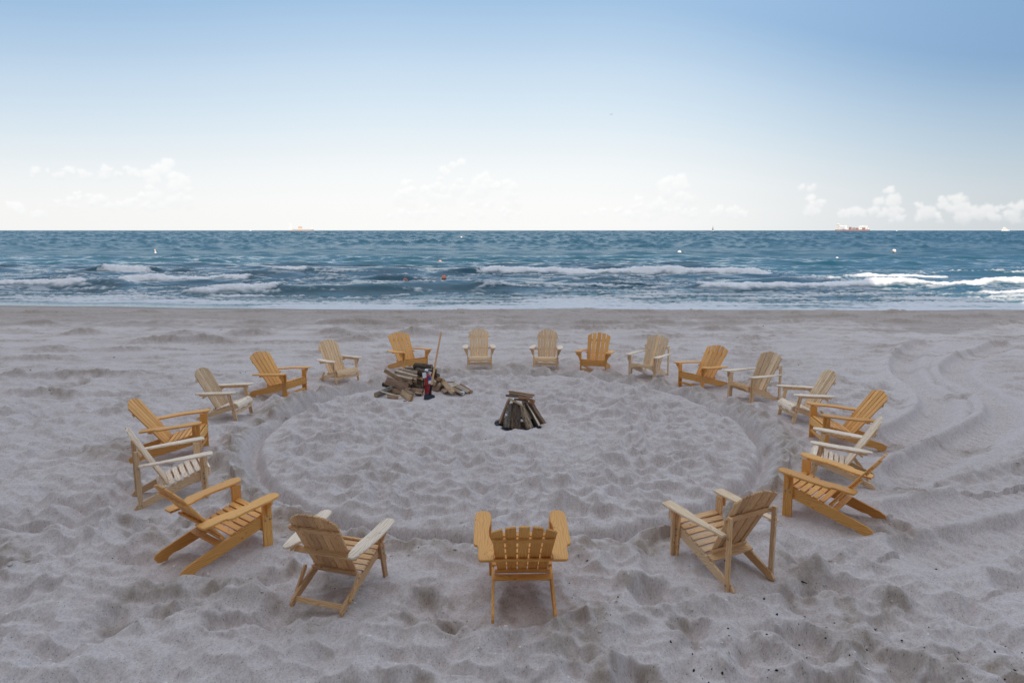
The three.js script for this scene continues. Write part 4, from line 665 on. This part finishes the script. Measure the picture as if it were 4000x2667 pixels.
// ---------------------------------------------------------------- bits on the sand
function bit(seed, r, flat) { const g = new THREE.IcosahedronGeometry(r, 0), p = g.attributes.position, q = rng(seed), m = new Map(); for (let i = 0; i < p.count; i++) { const k = [p.getX(i), p.getY(i), p.getZ(i)].map(v => v.toFixed(4)).join(); if (!m.has(k)) m.set(k, .6 + .8 * q()); const s = m.get(k); p.setXYZ(i, p.getX(i) * s, p.getY(i) * s * flat, p.getZ(i) * s); } g.computeVertexNormals(); return g; }
{
  const q = rng(321), M = new THREE.Matrix4(), E = new THREE.Euler();
  const scatter = (name, label, cat, geo, mat, list) => { const im = new THREE.InstancedMesh(geo, mat, list.length); im.name = name; list.forEach(([x, z, s], i) => { E.set(q() * .5, q() * 6.28, q() * .5); M.makeRotationFromEuler(E); M.scale(V(s * (1 + q()), s * .8, s)); M.setPosition(x, sandH(x, z, true) + .002, z); im.setMatrixAt(i, M); }); tag(im, label, cat); im.userData.kind = 'stuff'; im.castShadow = im.receiveShadow = true; scene.add(im); };
  const coal = [];
  for (let i = 0; i < 80; i++) { const a = q() * 6.28, r = Math.sqrt(q()); coal.push([2.75 + Math.cos(a) * r * 1.5, -4.75 + Math.sin(a) * r * .75, .5 + q() * 1.1]); }
  for (let i = 0; i < 26; i++) coal.push([2.3 + .45 * (q() - .5), -4.45 + .25 * (q() - .5), .6 + q() * 1.1]);
  for (let i = 0; i < 90; i++) { const d = 4.6 + q() * 12; coal.push([(q() * 2 - 1) * d * .8, -d, .5 + q() * .9]); }
  for (let i = 0; i < 70; i++) { const d = 15 + q() * 15; coal.push([(q() * 2 - 1) * d * .8, -d, 1 + q() * 2.2]); }
  scatter('charcoal_bits', 'black crumbs of charcoal strewn over the sand', 'charcoal', bit(1, .0065, .8), new THREE.MeshStandardMaterial({ color: new THREE.Color().setRGB(.022, .02, .022), roughness: .9 }), coal);
  const shell = []; for (let i = 0; i < 240; i++) { const d = 4.5 + q() * q() * 14; shell.push([(q() * 2 - 1) * d * .85, -d, .5 + q() * .8]); }
  scatter('shell_fragments', 'tiny white shell fragments scattered over the sand', 'shells', bit(2, .0075, .4), new THREE.MeshStandardMaterial({ color: new THREE.Color().setRGB(.8, .78, .74), roughness: .6 }), shell);
  const clods = []; for (let i = 0; i < 3600; i++) { const d = 4.4 + q() * 13, x = (q() * 2 - 1) * d * .85, z = -d; const r = Math.hypot(x - RCX, z - RCZ); if (r < 3.9 && q() < .9) continue; sandH(x, z, true); if (clod > .28) clods.push([x, z, .5 + q() * q() * 1.9]); }
  scatter('sand_clods', 'damp lumps of dug sand on the bank round the ring', 'sand', bit(3, .014, .75), new THREE.MeshStandardMaterial({ color: new THREE.Color().setRGB(.50, .44, .41), roughness: 1 }), clods);
  const twig = new THREE.MeshStandardMaterial({ color: 0x2a211c, roughness: .9 });
  for (const [x, z, l, a, label] of [[1.93, -7.85, .10, .6, 'small charred stick lying inside the ring in front of the brown post-backed chair'], [-.42, -10.35, .12, 1.9, 'dark twig on the sand inside the ring, left of the campfire'], [-2.2, -13.0, .08, .3, 'dark chip of bark on the sand in front of the woodpile'], [2.9, -6.0, .09, 2.2, 'dark chip on the sand beside the right rear post of the brown chair']]) { const m = part(scene, numbered('twig'), new THREE.CylinderGeometry(.005, .009, l, 7).rotateZ(1.5), twig); m.position.set(x, sandH(x, z, true) + .008, z); m.rotation.y = a; tag(m, label, 'twig', 'dark twigs and chips on the sand'); }
}

// ---------------------------------------------------------------- on the water
const paint = (r, g, b, ro = .5) => new THREE.MeshStandardMaterial({ color: new THREE.Color().setRGB(r, g, b), roughness: ro });
const WHITE = paint(.85, .83, .79), PINK = paint(.82, .42, .34), ORANGE = paint(.78, .20, .09), DARK = paint(.05, .05, .06), RUST = paint(.42, .13, .08);
const GB = 'swim-zone buoys floating off the beach';
function buoy(x, z, r, body, label) {
  const y = SEA_Y + seaH(x, z, .3), t = thing('buoy', label, 'buoy', GB, [x, Math.max(y, SEA_Y - .1) + r * .6, z]); t.rotation.z = .12 * Math.sin(x);
  part(t, 'float', new THREE.SphereGeometry(r, 20, 14), body);
  part(t, 'collar', new THREE.TorusGeometry(r * .99, r * .06, 8, 24).rotateX(Math.PI / 2), body === WHITE ? ORANGE : WHITE);
  const e = part(t, 'eye', new THREE.TorusGeometry(r * .16, r * .05, 6, 12), DARK); e.position.y = r * 1.08;
}
buoy(-9.0, -81.9, .25, PINK, 'pinkish orange ball buoy on the far unbroken swell left of centre');
buoy(-5.75, -55.0, .22, ORANGE, 'red-orange ball buoy closest to the shore end of the green breaking wave');
buoy(29.7, -116.5, .34, WHITE, 'whitish ball buoy with a tiny buoy beside it, right of centre');
buoy(30.7, -116.5, .16, PINK, 'tiny pink buoy just right of the whitish ball buoy');
buoy(65.5, -112.6, .32, WHITE, 'white ball buoy far out at the right, below the cargo ship');
buoy(45.1, -91, .2, WHITE, 'small pinkish white buoy at the right, nearer than the ball buoy below the cargo ship');
buoy(-24.7, -322, .5, WHITE, 'tiny white buoy dot far out near the middle of the sea');
buoy(-7.95, -48.6, .17, RUST, 'dark rusty buoy half sunk in the wash left of centre, nearest the beach');
{ const x = -62.2, z = -114.6, t = thing('spar_buoy', 'tall narrow white marker buoy leaning on the water at the left', 'buoy', null, [x, SEA_Y + seaH(x, z, .3), z]); t.rotation.z = .12; part(t, 'post', new THREE.CylinderGeometry(.10, .13, .75, 12).translate(0, .3, 0), WHITE); part(t, 'collar', new THREE.CylinderGeometry(.2, .2, .14, 14).translate(0, .03, 0), WHITE); part(t, 'band', new THREE.CylinderGeometry(.114, .118, .1, 12).translate(0, .45, 0), ORANGE); }

function boxPart(t, name, mat, x0, x1, y0, y1, w) { const g = new THREE.BoxGeometry(x1 - x0, y1 - y0, w); const m = part(t, name, g, mat); m.position.set((x0 + x1) / 2, (y0 + y1) / 2, 0); return m; }
function hull(t, prof, w, mat) { const g = new THREE.ExtrudeGeometry(new THREE.Shape(prof.map(p => new THREE.Vector2(...p))), { depth: w, bevelEnabled: true, bevelSize: w * .12, bevelOffset: -w * .12, bevelThickness: w * .25, bevelSegments: 2 }).translate(0, 0, -w / 2); return part(t, 'hull', g, mat); }
{ // container ship on the right horizon, its paints muted to stand in for haze
  const t = thing('cargo_ship', 'container ship with white cranes and red container stacks on the right horizon', 'ship', null, [1832, SEA_Y, -3555], -26.9 * D2R); const k = .105, X = v => (v - 1202) * k, Y = v => (655 - v) * k + .5;
  hull(t, [[X(415), -3], [X(1930), -3], [X(1990), Y(590)], [X(1975), Y(570)], [X(1880), Y(585)], [X(415), Y(585)]], 24, paint(.30, .19, .19));
  const dk = boxPart(t, 'sheer_strake', paint(.12, .10, .12), X(418), X(1900), Y(612), Y(586), 30.6);
  const tw = boxPart(t, 'bridge_tower', WHITE, X(440), X(625), Y(588), Y(345), 24); boxPart(t, 'wheelhouse', WHITE, X(470), X(600), Y(345), Y(300), 28); boxPart(t, 'mast', WHITE, X(530), X(560), Y(300), Y(270), 2); boxPart(t, 'funnel', paint(.3, .25, .22), X(452), X(490), Y(390), Y(330), 8);
  for (let i = 0; i < 4; i++) { const m = boxPart(tw, 'window_strip', DARK, -8, 8, -10 + i * 6, -9 + i * 6, .4); m.position.z = 12.1; }
  const crane = (a, b, boomY, leg) => { const c = boxPart(t, 'crane_boom', WHITE, X(a), X(b), Y(boomY + 60), Y(boomY), 5); boxPart(t, 'crane_post', WHITE, X(leg) - 4, X(leg) + 4, Y(590), Y(boomY), 6.5); return c; };
  crane(620, 940, 372, 900); crane(1480, 1865, 388, 1830); boxPart(t, 'crane_post', WHITE, X(1490), X(1530), Y(590), Y(392), 5);
  const RED = paint(.36, .19, .165), BUFF = paint(.36, .29, .27), BLUE = paint(.25, .3, .38);  // container colours dulled to suggest hazy distance
  for (const [a, b, y, m] of [[740, 830, 552, BUFF], [885, 1022, 530, WHITE], [1035, 1165, 462, RED], [1188, 1330, 530, BUFF], [1200, 1325, 488, BLUE], [1342, 1478, 500, RED], [1492, 1636, 526, WHITE], [1642, 1785, 498, RED]]) boxPart(t, 'container_stack', m, X(a), X(b), m === BLUE ? Y(529) : Y(589), Y(y), 22);
  boxPart(t, 'forecastle', WHITE, X(1870), X(1962), Y(588), Y(520), 16);
}
{ // tanker on the left horizon, its paints paled to imitate sea haze
  const t = thing('tanker_ship', 'haze-paled tanker ship with a white stern tower on the left horizon', 'ship', null, [-1215, SEA_Y, -3810], 17.5 * D2R); const k = .107, X = v => (v - 1145) * k, Y = v => (590 - v) * k + .8;
  hull(t, [[X(530), -3], [X(1735), -3], [X(1775), Y(500)], [X(1600), Y(512)], [X(1580), Y(535)], [X(530), Y(535)]], 20, paint(.42, .33, .32));
  boxPart(t, 'stern_tower', WHITE, X(535), X(675), Y(545), Y(330), 18); boxPart(t, 'wheelhouse', WHITE, X(545), X(650), Y(330), Y(285), 20); boxPart(t, 'mast', WHITE, X(590), X(600), Y(285), Y(200), 1.5);
  boxPart(t, 'deck_house', paint(.72, .62, .48), X(985), X(1195), Y(530), Y(435), 15); boxPart(t, 'deck_house_roof', paint(.62, .38, .28), X(990), X(1190), Y(435), Y(372), 15.5); boxPart(t, 'deck_pipes', paint(.45, .5, .5), X(700), X(1590), Y(536), Y(505), 12); boxPart(t, 'forecastle', WHITE, X(1605), X(1735), Y(530), Y(440), 15);
}
{ // yacht, sailing boat and small boats
  let t = thing('motor_yacht', 'white motor yacht on the horizon at the far right edge', 'boat', null, [2394, SEA_Y, -3205], -36 * D2R);
  hull(t, [[-16, -1], [15, -1], [19, 6], [-16, 5]], 7, WHITE); boxPart(t, 'lower_cabin', WHITE, -14, 10, 5, 10, 6.5); boxPart(t, 'upper_cabin', WHITE, -12, 5, 10, 15, 5.5); boxPart(t, 'flybridge', WHITE, -9, 1, 15, 19, 4.5); boxPart(t, 'window_strip', paint(.35, .3, .3), -10, 8, 7.4, 8.4, 6.7);
  t = thing('sailing_boat', 'little grey-sailed boat on the horizon right of centre', 'boat', null, [940, SEA_Y, -3090], .2); hull(t, [[-5, -.6], [4, -.6], [6.5, 1.6], [-5, 1.4]], 2.4, WHITE); boxPart(t, 'mast', paint(.5, .5, .5), -.4, .0, 1, 25, .4);
  const sail = (a, m) => part(t, 'sail', new THREE.ExtrudeGeometry(new THREE.Shape(a.map(p => new THREE.Vector2(...p))), { depth: .12, bevelEnabled: false }), m); sail([[-.5, 2.6], [-.5, 24], [-5, 3]], paint(.2, .2, .2)); sail([[.1, 2.4], [.1, 22], [5.4, 2.2]], paint(.34, .34, .34));
  for (const [x, z, L, label] of [[-1472, -3719, 13, 'tiny white motorboat on the left horizon, left of the tanker'], [2013, -3456, 8, 'tiny white boat on the horizon between the container ship and the yacht']]) { t = thing('motorboat', label, 'boat', null, [x, SEA_Y, z], .1); hull(t, [[-L / 2, -.6], [L * .4, -.6], [L * .55, 2.2], [-L / 2, 1.8]], L * .28, WHITE); boxPart(t, 'cabin', WHITE, -L * .25, L * .2, 1.9, L * .42, L * .24); }
  // an aeroplane over the sea
  t = thing('aeroplane', 'tiny grey aeroplane low in the sky right of centre', 'aeroplane', null, [722, 835, -4948], .25); const gp = paint(.36, .40, .44);
  part(t, 'fuselage', new THREE.CapsuleGeometry(1.5, 19, 6, 12).rotateZ(Math.PI / 2), gp);
  const wing = new THREE.ExtrudeGeometry(new THREE.Shape([[-2, 0], [2.2, 0], [-1.5, 12], [-3, 12]].map(p => new THREE.Vector2(...p))), { depth: .35, bevelEnabled: false }).rotateX(Math.PI / 2); part(t, 'wing', wing, gp).scale.z = -1; part(t, 'wing', wing, gp);
  part(t, 'tail_fin', new THREE.ExtrudeGeometry(new THREE.Shape([[7.5, 1], [10.8, 1], [11.6, 5.6], [10, 5.6]].map(p => new THREE.Vector2(...p))), { depth: .4, bevelEnabled: false }), gp); boxPart(t, 'tail_plane', gp, 9, 11, 1.1, 1.5, 8);
}

// ---------------------------------------------------------------- the hotel behind the camera that keeps the evening sun off the beach
{
  const t = thing('hotel_building', 'long beach hotel behind the camera whose shadow covers the sand', 'building', null, [0, 0, 18]);
  const wall = paint(.42, .38, .34, .9), slab = paint(.72, .70, .66, .8), glass = new THREE.MeshPhysicalMaterial({ color: 0x30383f, roughness: .15 });
  const X0 = -190, X1 = 34.6, H = 70;
  const w = part(t, 'wall', new THREE.BoxGeometry(X1 - X0, H, 16), wall); w.position.set((X0 + X1) / 2, H / 2 - .5, 8.2);
  const r = part(t, 'roof', new THREE.BoxGeometry(X1 - X0 + .6, .8, 16.6), slab); r.position.set((X0 + X1) / 2, H - .1, 8.2);
  const bal = new THREE.BoxGeometry(X1 - X0 - 6, .25, 1.6), win = new THREE.BoxGeometry(3.2, 2.0, .12);
  for (let f = 1; f < 22; f++) { const b = part(t, 'balcony', bal, slab); b.position.set((X0 + X1) / 2, f * 3.05, -.6); for (let i = 0; i < 16; i++) { const m = part(t, 'window', win, glass); m.position.set(X1 - 6 - i * 6, f * 3.05 + 1.3, .16); } }
}
renderer.render(scene, camera);
